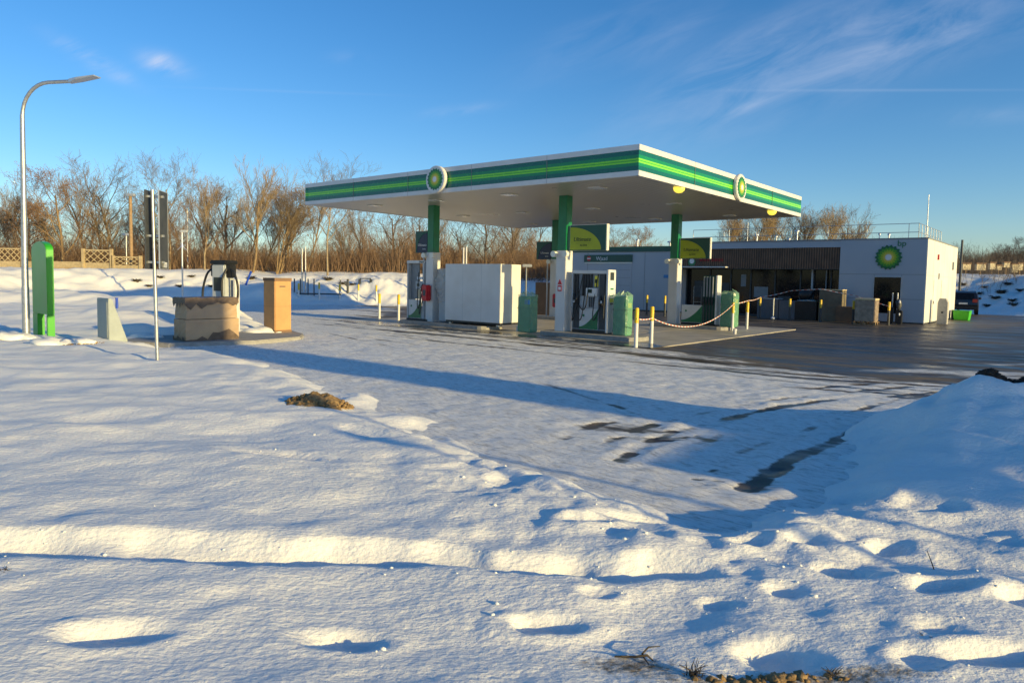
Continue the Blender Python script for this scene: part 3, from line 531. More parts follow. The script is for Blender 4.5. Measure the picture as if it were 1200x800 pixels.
MB().box(.0, .3, -.18, -.12, 1.62, 1.72).build('label_strip', M['wtext'], P2); MB().box(.02, .16, -.16, -.1, .85, 1.22).build('cream_plate', M['cream'], P2)
swoosh(P2, -.48, .22, .1, .82, -.151)
b = MB(); nozzle(b, .36, -.24, 1.25); b.build('nozzle', M['black'], P2)
for p0, p1, sg, sd in (((.36, -.24, 1.15), (.12, -.2, 1.9), 1.0, (-.05, -.1, 0)), ((.22, -.22, .9), (.34, -.2, .85), .6, (0, -.1, 0))): b = MB(); hose(b, p0, p1, sg, side=sd); b.build('hose', M['black'], P2)
P3 = thing('fuel_pump', 'rear fuel pump with low green and white panel and four upright hoses', 'fuel pump', st(-2.72, 10.3, .15), SZ, 'fuel dispensers')
MB().box(-.8, .68, -.2, .2, 0, .08).build('plinth', M['black'], P3)
MB().box(-.8, .08, -.15, .15, .08, .80).build('low_cabinet', M['lgrey'], P3, bevel=.01); swoosh(P3, -.8, .08, .10, .80, -.151)
MB().box(.08, .62, -.15, .15, .08, 1.98).build('hose_tower', M['dgreen'], P3, bevel=.01); MB().box(.625, .70, -.2, .2, .05, 2.0).build('end_panel', M['white'], P3, bevel=.01)
for x in (.15, .27, .39, .51):
    b = MB(); b.tube([(x, -.19, 1.15), (x, -.19, 1.94)], .035, 8); b.build('hose_guide', M['grey'], P3)
    b = MB(); nozzle(b, x, -.22, .95); b.build('nozzle', M['black'], P3)
    b = MB(); b.tube([(x+.02, -.2, .85), (x+.02, -.22, .4), (x+.02, -.2, .12)], .018, 6); b.build('hose', M['dark'], P3)
b = MB(); b.tube([(-.35, -.05, .8), (-.35, -.05, 1.55), (-.02, -.05, 1.55), (-.02, -.05, .8)], .015, 6); b.tube([(-.35, -.05, .93), (-.02, -.05, .93)], .012, 6); b.build('wire_stand', M['grey'], P3)

# green bins wrapped in film
def wrapbin(label, s, v, z, h, w=.5, d=.4, lab=True):
    t = thing('service_bin', label, 'bin', st(s, v, z), SZ, 'green bins wrapped in plastic film'); hw, hd = w/2, d/2
    MB().box(-hw, hw, -hd, hd, 0, h).build('bin_body', M['bin'], t, bevel=.04)
    MB().box(-hw-.01, hw+.01, -hd-.01, hd+.01, h-.42, h-.405).build('lid_seam', M['dgreen'], t)
    MB().box(.02, hw-.05, -hd-.008, -hd+.001, h-.28, h-.12).build('blue_label' if False else 'front_label', M['palblue'] if z < .1 else M['bin'], t)
    if z > .1: MB().box(hw-.001, hw+.006, -.12, .1, h-.35, h-.2).build('side_label', M['ygreen'], t)
    f = MB(); n = 22; m = 12; vs = []
    rr = random.Random(len(label))
    for j in range(m+1):
        zz = (h+.03)*j/m+.02
        for k in range(n):
            th = 2*math.pi*k/n; c, s_ = math.cos(th), math.sin(th); q = 1/max(abs(c), abs(s_)); e = 1.04+.05*rr.random()
            vs.append(((hw*min(q, 1.25)*c)*e, (hd*min(q, 1.25)*s_)*e, zz))
    top = [(rr.uniform(-.06, .06)+.55*hw*math.cos(2*math.pi*k/n), .5*hd*math.sin(2*math.pi*k/n), h+.05+rr.random()*.16) for k in range(n)]; vs += top
    fsx = [(j*n+k, j*n+(k+1) % n, (j+1)*n+(k+1) % n, (j+1)*n+k) for j in range(m+1) for k in range(n)]
    f.add(vs, fsx, 0, False); f.build('plastic_film', M['filmg'], t); return t
wrapbin('green film wrapped bin at the right end of the front island beside the hoses', -2.0, 2.85, .15, 1.22)
wrapbin('green bin with blue label standing right of the big white cabinet', -5.72, 2.75, .03, 1.24, .6, .4)
wrapbin('green bin wrapped in pale film right of the rear pump', -1.55, 10.25, .15, 1.28, .56, .5)

# big white cabinet
W = thing('white_cabinet', 'big plain white rectangular cabinet on the front island beneath the canopy', 'cabinet', st(-7.98, 2.75, .15), SZ)
MB().box(-1.36, 1.36, -.42, .72, .14, 2.22).build('cabinet_body', M['white'], W, bevel=.015)
MB().box(-1.33, 1.33, -.38, .68, .07, .139).build('base_frame', M['black'], W)
for x in (-1.2, 1.15): MB().box(x-.06, x+.06, -.3, -.18, 0, .07).build('foot', M['steel'], W)
for x in (-.45, .46): MB().box(x-.004, x+.004, -.4225, -.42, .16, 2.2).build('panel_joint', M['lgrey'], W)
W2 = thing('equipment_cabinet', 'narrow white cabinet wrapped in torn grey film between column and white cabinet', 'cabinet', st(-9.75, 2.95, .15), SZ)
MB().box(-.28, .36, -.25, .3, .05, 2.0).build('cabinet_body', M['lgrey'], W2, bevel=.01)
f = MB(); rr = random.Random(5); n, m = 26, 14; vs = []
for j in range(m+1):
    for k in range(n):
        th = 2*math.pi*k/n; c, s_ = math.cos(th), math.sin(th); q = min(1/max(abs(c), abs(s_)), 1.3); e = 1.02+.14*rr.random()
        vs.append((.04+.34*q*c*e-(.3*math.exp(-((j-8)/2.6)**2) if c < -.5 else 0), .02+.30*q*s_*e, .75+1.3*j/m+rr.uniform(-.02, .02)))
f.add(vs, [(j*n+k, j*n+(k+1) % n, (j+1)*n+(k+1) % n, (j+1)*n+k) for j in range(m) for k in range(n)], 0, False); f.build('torn_film', M['film'], W2)
E1 = thing('extinguisher_box', 'red fire extinguisher box on the front left column', 'extinguisher box', st(-10.44, 2.57, .95), SZ, 'red extinguisher boxes on the columns')
MB().box(-.2, .14, -.24, -.0, 0, .62).build('box_body', M['red'], E1, bevel=.04); MB().box(-.1, .05, -.246, -.2401, .2, .42).build('box_window', M['dark'], E1)
E2 = dup(E1, loc=st(-9.6, 10.0, .6), label='red fire extinguisher box on the rear left column beside the carton')
st_ = thing('warning_sticker', 'red triangular notice on the white foot of the front column', 'notice', st(-4.26, 2.577, 1.7), SZ)
MB().prism([(-.09, 0), (.09, 0), (0, .18)], -.006, 0).build('triangle', M['red'], st_); MB().box(-.08, .08, -.006, 0, -.22, -.03).build('notice_plate', M['red'], st_); MB().box(-.05, .05, -.009, -.0061, -.18, -.08).build('notice_text', M['wtext'], st_)

# ------------------------------------------------------------------ bollards
def bollard(label, loc, h=1.12, low='white', grp='yellow topped bollards'):
    t = thing('bollard', label, 'bollard', loc, 0, grp)
    b = MB(); b.tube([(0, 0, 0), (0, 0, h-.42)], .055, 14); b.build('lower_tube', M[low], t)
    b = MB(); b.tube([(0, 0, h-.42), (0, 0, h-.02), (0, 0, h)], [.058, .058, .04], 14); b.build('yellow_sleeve', M['bgold'], t)
    b = MB(); b.tube([(0, 0, 0), (0, 0, .012)], .1, 14); b.build('foot_plate', M[low], t); return t
B1 = bollard('white bollard with yellow top at the island end, left one of the front pair', gp(745, 408)); B2 = bollard('white bollard with yellow top, right one of the front pair', gp(763, 403.5))
B5 = bollard('white bollard with yellow top nearest the wrapped bin of the rear island', gp(858, 388)); B6 = bollard('white bollard with yellow top at the rear island, right of the other', gp(875, 386))
B7 = bollard('white bollard with yellow top left of the slim grey pump, further one', gp(444.5, 374)); B8 = bollard('white bollard with yellow top touching the slim grey pump end', gp(467, 376))
DB = 'black bollards with yellow tops before the shop'
B3 = bollard('black bollard with yellow top before the garage, left one', st(-9.7, 18.6, 0), low='dark', grp=DB); B4 = bollard('black bollard with yellow top before the garage, right one', st(-8.6, 18.6, 0), low='dark', grp=DB)
fb = []
def front_s(px, v):                      # s where the row at depth v is seen at photo column px
    lo, hi = -30, 30
    for _ in range(40):
        mid = (lo+hi)/2; x, y, z = st(mid, v, .5); Xc = x; d = y*math.cos(PITCH)-(z-HC)*math.sin(PITCH); u = (z-HC)*math.cos(PITCH)+y*math.sin(PITCH)
        q = 600+F*((Xc/d)*math.cos(ROLL)+(u/d)*math.sin(ROLL))
        if q < px: lo = mid
        else: hi = mid
    return lo
for px, lb in ((890.5, 'black bollard with yellow top before the shop glass, nearest the rear pump'), (925.5, 'black bollard with yellow top between the two dull grey freezer boxes'), (961.5, 'black bollard with yellow top just left of the tall pale crate'), (1000, 'black bollard with yellow top between crate and wrapped pallet'), (1041.5, 'black bollard with yellow top at the right end of the tape by the dark doorway')):
    fb.append(bollard(lb, st(front_s(px, 21.3), 21.3, 0), 1.12, 'dark', DB))
# low white corner posts on the islands
for (X_, Y_), lb in (((661, 392), 'short white stub post at the foot of the front column'), ((607, 389), 'short steel stub post under the right end of the white cabinet'), ((861, 392), 'short white stub post at the end of the rear island')):
    t = thing('stub_post', lb, 'post', gp(X_, Y_), 0, 'short guard stubs by the islands'); b = MB(); b.tube([(0, 0, 0), (0, 0, .17)], .06, 12); b.build('stub', M['white'], t); b = MB(); b.tube([(0, 0, .17), (0, 0, .2), (0, 0, .215)], [.075, .075, .05], 12); b.build('stub_cap', M['white'], t)

# barrier tape
tp = [(gp(737, 372)[0:2], .95), (gp(745, 408)[0:2], .80)]
pts = []
def tp_at(X_, Y_, loc): # height above the given spot so that it is seen at row Y_
    x, y, z = far(X_, Y_, loc[1]); return Vector((loc[0], loc[1], z))
A = [tp_at(741, 368.5, B3.location), tp_at(763, 369.5, B2.location), tp_at(858, 356, B5.location), tp_at(875, 352, B6.location)]
f7 = [tp_at(890.5, 348, fb[0].location), tp_at(925.5, 340.5, fb[1].location), tp_at(961.5, 338.5, fb[2].location), tp_at(1000, 346, fb[3].location), tp_at(1041.5, 359, fb[4].location)]
A[0] = Vector((B1.location.x, B1.location.y, .82)); A[1] = Vector((B2.location.x, B2.location.y, .78))
seq = A+f7; sags = [.03, .52, .02, .05, .03, .0, .02, .02]
run = []; vs = []; L_ = 0; prev = None
for i in range(len(seq)-1):
    a_, b_ = seq[i], seq[i+1]; n = 26 if i == 1 else 10
    for k in range(n+(i == len(seq)-2)):
        t = k/n; p = a_.lerp(b_, t); p.z -= 4*t*(1-t)*sags[i]
        p.y -= .07
        if prev is not None: L_ += (p-prev).length
        prev = p.copy(); tw = .6*math.sin(L_*2.1); dz = .016*math.cos(tw*.8); dy = .015*math.sin(tw)
        vs += [(p.x, p.y-dy, p.z-dz), (p.x, p.y+dy, p.z+dz), (p.x, p.y+dy+.003, p.z+dz), (p.x, p.y-dy+.003, p.z-dz)]; run += [L_*3.6]*4
nseg = len(vs)//4; b = MB(); b.add(vs, [(i*4+a, i*4+(a+1) % 4, i*4+4+(a+1) % 4, i*4+4+a) for i in range(nseg-1) for a in range(4)])
tape = b.build('barrier_tape', M['tape']); tag(tape, 'red and white barrier tape sagging between the bollards', 'tape')
at = tape.data.attributes.new('run', 'FLOAT', 'POINT'); at.data.foreach_set('value', run)

# ================================================================== SHOP
BS, BV = ist(20.392, 34.861)
SH = thing('petrol_station_shop', 'low white panelled shop with slatted dark wood band and dark glass front', 'building', st(BS, BV, 0), SZ)
WL = [(-4.03, 0), (-13.03, -4.03), (-21.55, -13.03)]
b = MB(); b.box(-4.03, -.05, 0, 10, .08, 4.24).box(-13.03, -4.031, .02, 10, 3.88, 4.238).box(-13.03, -4.031, 1.7, 10, .0, 3.879).box(-21.55, -13.031, .03, 9, .08, 4.0); b.build('wall', M['panel'], SH)
MB().box(-.0499, .0, -.002, 10.002, .08, 4.242).build('side_wall', M['sidewall'], SH)
MB().box(-4.02, -.03, .04, 9.96, 0, .0799).box(-21.5, -13.04, .07, 8.9, 0, .0799).build('plinth', M['dark'], SH)
MB().box(-13.0, -4.035, .05, .35, 2.73, 3.879).build('slat_band', M['slats'], SH)
MB().box(-13.05, .02, -.03, .12, 4.243, 4.30).box(-.1, .03, .121, 10.03, 4.244, 4.30).build('parapet_cap', M['grey'], SH)
MB().box(-21.6, -13.06, -.02, .5, 3.76, 4.09).build('green_parapet', M['dgreen'], SH); MB().box(-21.6, -13.06, -.026, -.0201, 4.0, 4.04).build('parapet_line', M['green'], SH)
g = MB(); g.box(-13.02, -4.04, .70, .74, .12, 2.72); g.build('shop_window', M['glass'], SH)
for x in (-13.0, -11.5, -10.2, -9.0, -7.6, -6.2, -5.5, -4.6): MB().box(x-.035, x+.035, .62, .699, .1, 2.72).build('window_frame', M['dark'], SH)
MB().box(-13.02, -4.04, .60, .697, .0, .12).build('window_sill', M['dark'], SH); MB().box(-13.02, -4.04, .06, .65, 2.70, 2.729).build('entrance_soffit', M['dark'], SH)
MB().box(-5.57, -5.49, .45, .55, 1.3, 2.7).build('downlight_tube', M['lgrey'], SH); MB().box(-4.84, -4.79, .5, .56, .9, 2.7).build('downlight_tube', M['grey'], SH)
for x0, x1, z0, z1, mt in ((-12.5, -11.6, 1.0, 2.0, 'dark'), (-10.9, -10.3, 1.0, 1.9, 'dark'), (-8.8, -8.0, 1.1, 1.7, 'grey'), (-7.4, -6.7, .3, 1.2, 'dark'), (-6.05, -5.6, 1.1, 1.6, 'grey'), (-9.6, -9.3, 1.7, 2.4, 'grey')):
    MB().box(x0, x1, .692, .6995, z0, z1).build('window_poster', M[mt], SH)
MB().box(-13.0, -10.09, -.5, .3, 2.76, 2.83).build('awning', M['white'], SH, bevel=.01)
j = MB()
for z in (2.47, 1.23): j.box(-4.0, -2.32, -.004, .0, z-.012, z+.012); j.box(-1.10, -.06, -.004, .0, z-.012, z+.012)
for x in (-2.34, -1.08): j.box(x-.01, x+.01, -.004, .0, .1, 2.47)
j.box(-2.32, -1.1, -.004, 0, 2.46, 2.484)
for x in (-13.6, -15.6, -19.9): j.box(x-.015, x+.015, .024, .0299, .1, 3.74)
j.build('panel_joint', M['grey'], SH)
k = MB()
for y in (1.9, 3.6, 5.3, 7.2, 8.6): k.box(.0001, .004, y-.008, y+.008, .1, 4.2)
k.box(.0001, .004, .02, 9.9, 2.44, 2.455); k.build('panel_joint', M['lgrey'], SH)
MB().box(-2.32, -1.10, -.012, .05, .50, 2.32).build('service_window', M['glass'], SH); MB().box(-2.36, -1.06, -.03, -.0125, 2.321, 2.37).box(-2.36, -2.321, -.03, -.0125, .46, 2.32).box(-1.099, -1.06, -.03, -.0125, .46, 2.32).build('window_surround', M['lgrey'], SH)
for y0, y1 in ((2.2, 3.1), (4.7, 5.6)):
    MB().box(.0005, .02, y0, y1, .1, 2.25).build('service_door', M['sidewall'], SH, bevel=.004); MB().box(.0201, .05, y0+.06, y0+.1, 1.0, 1.15).build('door_handle', M['dark'], SH)
MB().box(.001, .07, 2.95, 3.07, 3.3, 3.58).build('alarm_box', M['red'], SH); MB().box(.001, .06, 8.2, 8.45, 2.9, 3.35).build('wall_vent', M['grey'], SH); MB().box(.001, .05, 3.55, 3.62, 2.3, 2.6).build('wall_lamp', M['grey'], SH)
sunburst(SH, (-1.72, -.03, 3.33), (0, 0, 0), .64, 0)
text('lettering', 'bp', .42, M['green'], SH, (-1.15, -.012, 4.02), ext=.01)
MB().disc(-12.42, .02, 3.1, .23, 28, 0, .02).build('round_cafe_logo', M['green'], SH); MB().disc(-12.42, .012, 3.16, .15, 24, 0, .0079).build('round_logo_heart', M['wtext'], SH)
text('lettering', 'wild bean', .34, M['redsign'], SH, (-11.2, .035, 3.25), ext=.012, sx=1.15)
gd = MB(); gd.box(-18.75, -16.55, .0, .029, .1, 3.0); gd.build('garage_door', M['panel'], SH)
gj = MB()
for z in (.6, 1.1, 1.6, 2.1, 2.6): gj.box(-18.7, -16.6, -.004, -.0001, z-.01, z+.01)
gj.build('garage_door_joint', M['grey'], SH)
MB().box(-20.15, -16.5, -.06, .029, 3.1, 3.58).build('garage_sign', M['dgreen'], SH, bevel=.01); MB().box(-20.1, -16.5, -.02, .029, 3.02, 3.098).build('garage_lintel', M['alu'], SH)
MB().disc(-19.75, -.075, 3.34, .16, 24, 0, .014).build('entry_symbol', M['red'], SH); MB().box(-19.88, -19.62, -.082, -.0751, 3.30, 3.38).build('entry_symbol_bar', M['wtext'], SH)
text('lettering', 'Wjazd', .34, M['wtext'], SH, (-18.75, -.065, 3.33), ext=.004)
MB().box(-14.8, -13.6, .005, .029, .1, 2.05).build('white_door', M['panel'], SH, bevel=.004); MB().box(-14.25, -13.75, -.01, .029, 2.12, 2.32).build('blue_plate', M['palblue'], SH)
# rail on the roof
rl = MB(); ry = .7
for x in [-12.7+k*1.95 for k in range(7)]: rl.tube([(x, ry, 4.24), (x, ry, 5.06)], .018, 5)
for z in (4.62, 5.06): rl.tube([(-12.7, ry, z), (-.55, ry, z)], .016, 5); rl.tube([(-.55, ry, z), (-.55, 7.5, z)], .016, 5)
for y in [ry+k*.85 for k in range(9)]: rl.tube([(-.55, y, 4.24), (-.55, y, 5.06)], .018, 5)
rl.tube([(-.55, ry, 4.24), (-.55, ry, 5.06)], .018, 5); rl.build('roof_rail', M['steel'], SH)
for x, y, h, r in ((-6.8, 1.6, .65, .10), (-9.9, 2.2, 1.3, .03), (-9.4, 2.4, .55, .09), (-2.45, 1.2, .33, .05), (-2.0, 1.2, .3, .06), (-8.1, 2, .4, .05), (-11.2, 2.6, 1.0, .025), (-17, 1.5, .35, .1), (-14.9, 2.0, .2, .14), (-7.7, 3, .3, .07)):
    b = MB(); b.tube([(x, y, 4.0 if x < -13 else 4.24), (x, y, 4.24+h)], r*.6 if h > .9 else r*.55, 8); 
    if h < .9: b.tube([(x, y, 4.24+h-.02), (x, y, 4.24+h+.05), (x, y, 4.24+h+.09)], [r*1.3, r*1.3, r*.4], 10)
    b.build('roof_vent', M['alu'], SH)
b = MB(); b.tube([(-.6, 3.2, 4.24), (-.6, 3.2, 6.75)], [.035, .018], 7); b.build('antenna_mast', M['alu'], SH)

# ------------------------------------------------------------------ goods standing before the shop
def crate(label, s, v, w, d, h, mt, top=None, cat='carton', name='carton', rz=0.):
    t = thing(name, label, cat, st(s, v, 0), SZ+rz)
    MB().box(-w/2, w/2, -d/2, d/2, 0, h).build('box', M[mt], t, bevel=.015)
    MB().box(-w/2-.004, w/2+.004, -.04, .04, 0.02, h+.004).build('packing_band', M['lgrey'] if mt in ('cardd', 'card') else M['dark'], t)
    if top: MB().box(-w/2-.012, w/2+.012, -d/2-.012, d/2+.012, h+.005, h+.05).build('lid', M[top], t, bevel=.01)
    return t
M['crate'] = mat('dull_crate', (.15, .125, .085), .7, var=.2, scale=4, bump=.3, bscale=10); M['freez'] = mat('freezer_grey', (.10, .115, .14), .4, var=.1, scale=3)
V0 = 22.3
def sp(px, v=V0): return front_s(px, v)
crate('tall dull brown crate with pale lid against the shop corner', sp(975), V0, sp(988)-sp(961), .8, 1.6, 'crate', 'cream')
crate('small dark crate standing right of the tall brown crate', sp(991, 22.0), 22.0, .8, .6, .8, 'cardd', None)
crate('dull grey freezer box right of the bollard pair, before the glass', sp(902), V0, 1.15, .7, 1.05, 'freez', 'lgrey', 'freezer', 'chest_freezer')
crate('second dull grey freezer box, with a tall pane on it, left of the dark bin', sp(925), V0, .9, .7, 1.0, 'freez', None, 'freezer', 'chest_freezer')
t = thing('dark_container', 'black bulky container with pale film bow on top before the shop glass', 'container', st(sp(946.5), V0, 0), SZ)
MB().box(-.55, .55, -.4, .4, 0, 1.0).build('container_body', M['black'], t, bevel=.03); b = MB(); b.blob((0, -.1, 1.0), .42, 4, .3, 2, (1.1, .7, .22)); b.build('film_bow', M['film'], t); b = MB(); b.blob((-.1, 0, 1.35), .35, 9, .3, 2, (1.1, .7, .9)); b.build('black_bags', M['black'], t)
t = thing('wrapped_pallet', 'pallet of brown boxes wrapped in clear film, before the shop wall', 'pallet', st(sp(1015.5, 20.9), 20.9, 0), SZ)
MB().box(-.45, .45, -.42, .42, .14, 1.18).build('goods', M['cream2'], t, bevel=.03); MB().box(-.46, .46, -.43, .43, 1.181, 1.26).build('top_sheet', M['cream'], t, bevel=.02)
b = MB()
for y in (-.4, 0, .34): b.box(-.5, .5, y-.03, y+.06, 0, .03).box(-.5, -.38, y-.03, y+.06, .03, .11).box(-.06, .06, y-.03, y+.06, .03, .11).box(.38, .5, y-.03, y+.06, .03, .11)
for x in (-.5, -.3, -.1, .1, .3, .42): b.box(x, x+.08, -.47, .47, .111, .135)
b.build('wooden_pallet', M['wood'], t)
t = thing('air_hose_stand', 'black air hose stand with two silver poles before the dark service window', 'hose stand', st(sp(1049.5, 22.4), 22.4, 0), SZ)
for x in (-.17, .05): b = MB(); b.tube([(x, 0, 0), (x, 0, 1.55)], .03, 8); b.build('pole', M['alu'], t)
b = MB(); b.box(-.25, -.1, -.15, .1, .02, .85).box(.02, .3, -.18, .12, .02, .7); b.build('machine_body', M['black'], t, bevel=.03)
b = MB(); b.blob((.12, -.05, .95), .17, 12, .3, 2, (.7, .7, 1.7)); b.build('coiled_hose', M['dark'], t); b = MB(); b.blob((.18, -.16, 1.12), .06, 2, .3, 1, (.8, .5, 1.5)); b.blob((.2, -.2, .5), .05, 3, .3, 1, (.8, .5, 1.6)); b.build('white_label', M['wtext'], t)
for sn, lb in ((sp(908.5, 22.0), 'thin pale steel post standing between the grey freezer boxes'),):
    t = thing('steel_post', lb, 'post', st(sn, 21.7, 0), SZ); b = MB(); b.tube([(0, 0, 0), (0, 0, 1.1)], .035, 8); b.build('post', M['alu'], t); b = MB(); b.blob((0, 0, .05), .14, 5, .2, 1, (1, 1, .5)); b.build('snowy_foot', M['snowlump'], t)
crate('brown carton standing on the rear island behind the front column', -12.1, 12.6, 1.25, .6, 1.72, 'cardd', None)
# side wall
t = thing('steel_cabinet', 'narrow pale cabinet with sloped top beside the lit side wall', 'cabinet', st(BS+.55, BV+1.75, 0), SZ)
b = MB(); b.prism([(-.22, 0), (.22, 0), (.22, 1.1), (.12, 1.3), (-.15, 1.3), (-.22, 1.1)], -.22, .25); b.build('cabinet_body', M['stone'], t, bevel=.01); MB().box(-.05, .05, -.229, -.2201, .55, .65).build('lock_plate', M['dark'], t)
t = thing('green_crate', 'bright green plastic bin on the ground near the shop side wall', 'bin', st(BS+.62, BV+8.3, 0), SZ-.1)
b = MB(); b.add([(-.5, -.35, 0), (.5, -.35, 0), (.5, .35, 0), (-.5, .35, 0), (-.58, -.42, .72), (.58, -.42, .72), (.58, .42, .72), (-.58, .42, .72)], [(0, 3, 2, 1), (4, 5, 6, 7), (0, 1, 5, 4), (1, 2, 6, 5), (2, 3, 7, 6), (3, 0, 4, 7)]); b.build('bin_body', M['binl'], t, bevel=.03); t.scale = (.72,)*3
MB().box(-.61, .61, -.45, .45, .721, .77).build('lid', M['binl'], t, bevel=.012); MB().box(-.68, -.62, -.44, .44, 0, .8).build('dark_frame', M['dark'], t)

# car behind the shop
def car():
    c = gp(1128, 366.5, .0); k = 51.5/c[1]; ang = math.atan2(c[1], c[0])-R(90)+.0
    t = thing('parked_car', 'black sports utility car parked behind the shop, rear towards us', 'car', (c[0]*k, 51.5, 0), ang)
    prof = [(-2.2, .35), (-2.25, .7), (-2.2, 1.02), (-1.95, 1.55), (-1.6, 1.66), (-.2, 1.68), (.5, 1.55), (1.15, 1.08), (2.0, .95), (2.3, .75), (2.3, .35)]
    b = MB(); n = len(prof); secs = [(-.93, .0), (-.9, .0), (0, 0), (.9, 0), (.93, 0)]; vs = []
    for x in (-1, -.94, .94, 1):
        for (y, z) in prof:
            tk = 1-.17*max(0, (z-1.0))/.68; ins = .93 if abs(x) == 1 else 1; zc = .95+(z-.95)*(.93 if abs(x) == 1 else 1); vs.append((x*.93*tk, y*(.985 if abs(x) == 1 else 1), zc))
    fs_ = [(k_*n+i, k_*n+(i+1) % n, (k_+1)*n+(i+1) % n, (k_+1)*n+i) for k_ in range(3) for i in range(n)]+[tuple(range(n)), tuple(range(4*n-1, 3*n-1, -1))]
    b.add(vs, fs_, 0, False); b.build('body', M['carp'], t)
    b = MB(); b.add([(-.66, -2.185, 1.08), (.66, -2.185, 1.08), (.60, -2.0, 1.5), (-.60, -2.0, 1.5)], [(0, 1, 2, 3)]); b.build('rear_window', M['glass'], t)
    for sx in (-1, 1):
        b = MB(); b.add([(sx*.925, -1.75, 1.1), (sx*.925, .9, 1.1), (sx*.83, .35, 1.5), (sx*.83, -1.5, 1.5)], [(0, 1, 2, 3)]); b.build('side_window', M['glass'], t)
        MB().box(sx*.66-.13, sx*.66+.17*sx if sx > 0 else sx*.66+.1, -2.27, -2.1, .85, 1.1).build('tail_lamp', M['tail'], t, bevel=.02)
        b = MB(); b.blob((sx*1.02, .75, 1.12), .11, 4, .1, 2, (.9, .6, .8)); b.build('mirror', M['carp'], t)
        for y in (-1.35, 1.45):
            b = MB(); b.tube([(sx*.70, y, .35), (sx*.93, y, .35)], .35, 22); w = b.build('wheel', M['tyre'], t); b = MB(); b.tube([(sx*.931, y, .35), (sx*.94, y, .35)], .22, 16); b.build('rim', M['alu'], w)
    MB().box(-.26, .26, -2.29, -2.255, .72, .84).build('number_plate', M['plate'], t); MB().box(-.9, .9, -2.32, -2.1, .38, .6).build('bumper', M['black'], t, bevel=.03)
car()

# ================================================================== LEFT SIDE
# street lamp
lb = hit(31, 392, 15, 25)
t = thing('street_lamp', 'tall galvanised street lamp with curved arm, beside the green board', 'street lamp', (lb[0], lb[1], lb[2]-.05), R(-12))
x0, y0, z0 = lb; zt = far(33, 96, y0)[2]-z0; b = MB(); rad = .75
b.tube([(0, 0, 0), (0, 0, 1.2)], [.085, .08], 14); b.build('pole_base', M['steel'], t)
pts = [(.01*(z-1.2), 0, z) for z in (1.2, 3, 5, zt-rad)]+[(.05+rad*(1-math.cos(a_)), 0, zt-rad+rad*math.sin(a_)) for a_ in [k*math.pi/16 for k in range(1, 9)]]+[(.05+1.42, 0, zt+.0)]
b = MB(); b.tube(pts, [.075, .065, .055, .05]+[.043]*9, 12); b.build('pole', M['steel'], t)
b = MB(); b.add([(1.40, -.05, zt-.05), (1.40, .05, zt-.05), (1.40, .05, zt+.05), (1.40, -.05, zt+.05), (1.66, -.12, zt+.0), (1.66, .12, zt+.0), (1.66, .12, zt+.06), (1.66, -.12, zt+.06), (2.16, -.12, zt+.07), (2.16, .12, zt+.07), (2.16, .12, zt+.095), (2.16, -.12, zt+.095)],
    [(0, 3, 2, 1), (0, 1, 5, 4), (1, 2, 6, 5), (2, 3, 7, 6), (3, 0, 4, 7), (4, 5, 9, 8), (5, 6, 10, 9), (6, 7, 11, 10), (7, 4, 8, 11), (8, 9, 10, 11)]); b.build('lamp_head', M['alu'], t, bevel=.01)
# green board
t = thing('green_board', 'tall bright green board with rounded top on two legs, seen from behind', 'sign', (-11.49, 17.38, Hs(-11.49, 17.38)-.08), SZ-.05)
w, d = 1.28, .16; zt = 2.42; out = [(-w, .62)]+[(-w+.06, .62), ]; out = [(-w, .60), (0, .60), (0, zt-.22)]+[(-w/2+w/2*math.cos(a_), zt-.22+.22*math.sin(a_)) for a_ in [k*math.pi/14 for k in range(1, 14)]]+[(-w, zt-.22)]
MB().prism(out, 0, d).build('board', M['signgreen'], t, bevel=.012)
for x, lw in ((-w, .42), (-.10, .10)): MB().box(x, x+lw, .0, d, 0, .599).build('leg', M['signgreen'], t, bevel=.01)
# grey wedge cabinet
g_ = (-9.33, 16.25); t = thing('grey_wedge_cabinet', 'grey wedge shaped steel cabinet standing in the snow', 'cabinet', (g_[0], g_[1], Hs(*g_)-.06), SZ)
b = MB(); v_ = [(-.66, 0, 0), (0, 0, 0), (0, .42, 0), (-.66, .42, 0), (-.66, 0, 1.02), (0, 0, 1.02), (0, .08, 1.02), (-.66, .08, 1.02)]; b.add(v_, [(0, 3, 2, 1), (4, 5, 6, 7), (0, 1, 5, 4), (1, 2, 6, 5), (2, 3, 7, 6), (3, 0, 4, 7)]); b.build('cabinet_body', M['cabinet'], t, bevel=.012)
MB().box(-.56, -.06, -.012, -.001, .1, .94).build('cabinet_door', M['cabinet'], t, bevel=.004)
# blue marker post
p = hit(137, 361, 18, 40); t = thing('blue_marker_post', 'short blue marker post stuck in the snow behind the grey wedge cabinet', 'post', (p[0], p[1], p[2]-.05), 0); b = MB(); b.tube([(0, 0, 0), (0, 0, .42)], .05, 10); b.build('post', M['blue'], t); b = MB(); b.tube([(0, 0, .42), (0, 0, .45)], .055, 10); b.build('post_cap', M['blue'], t)
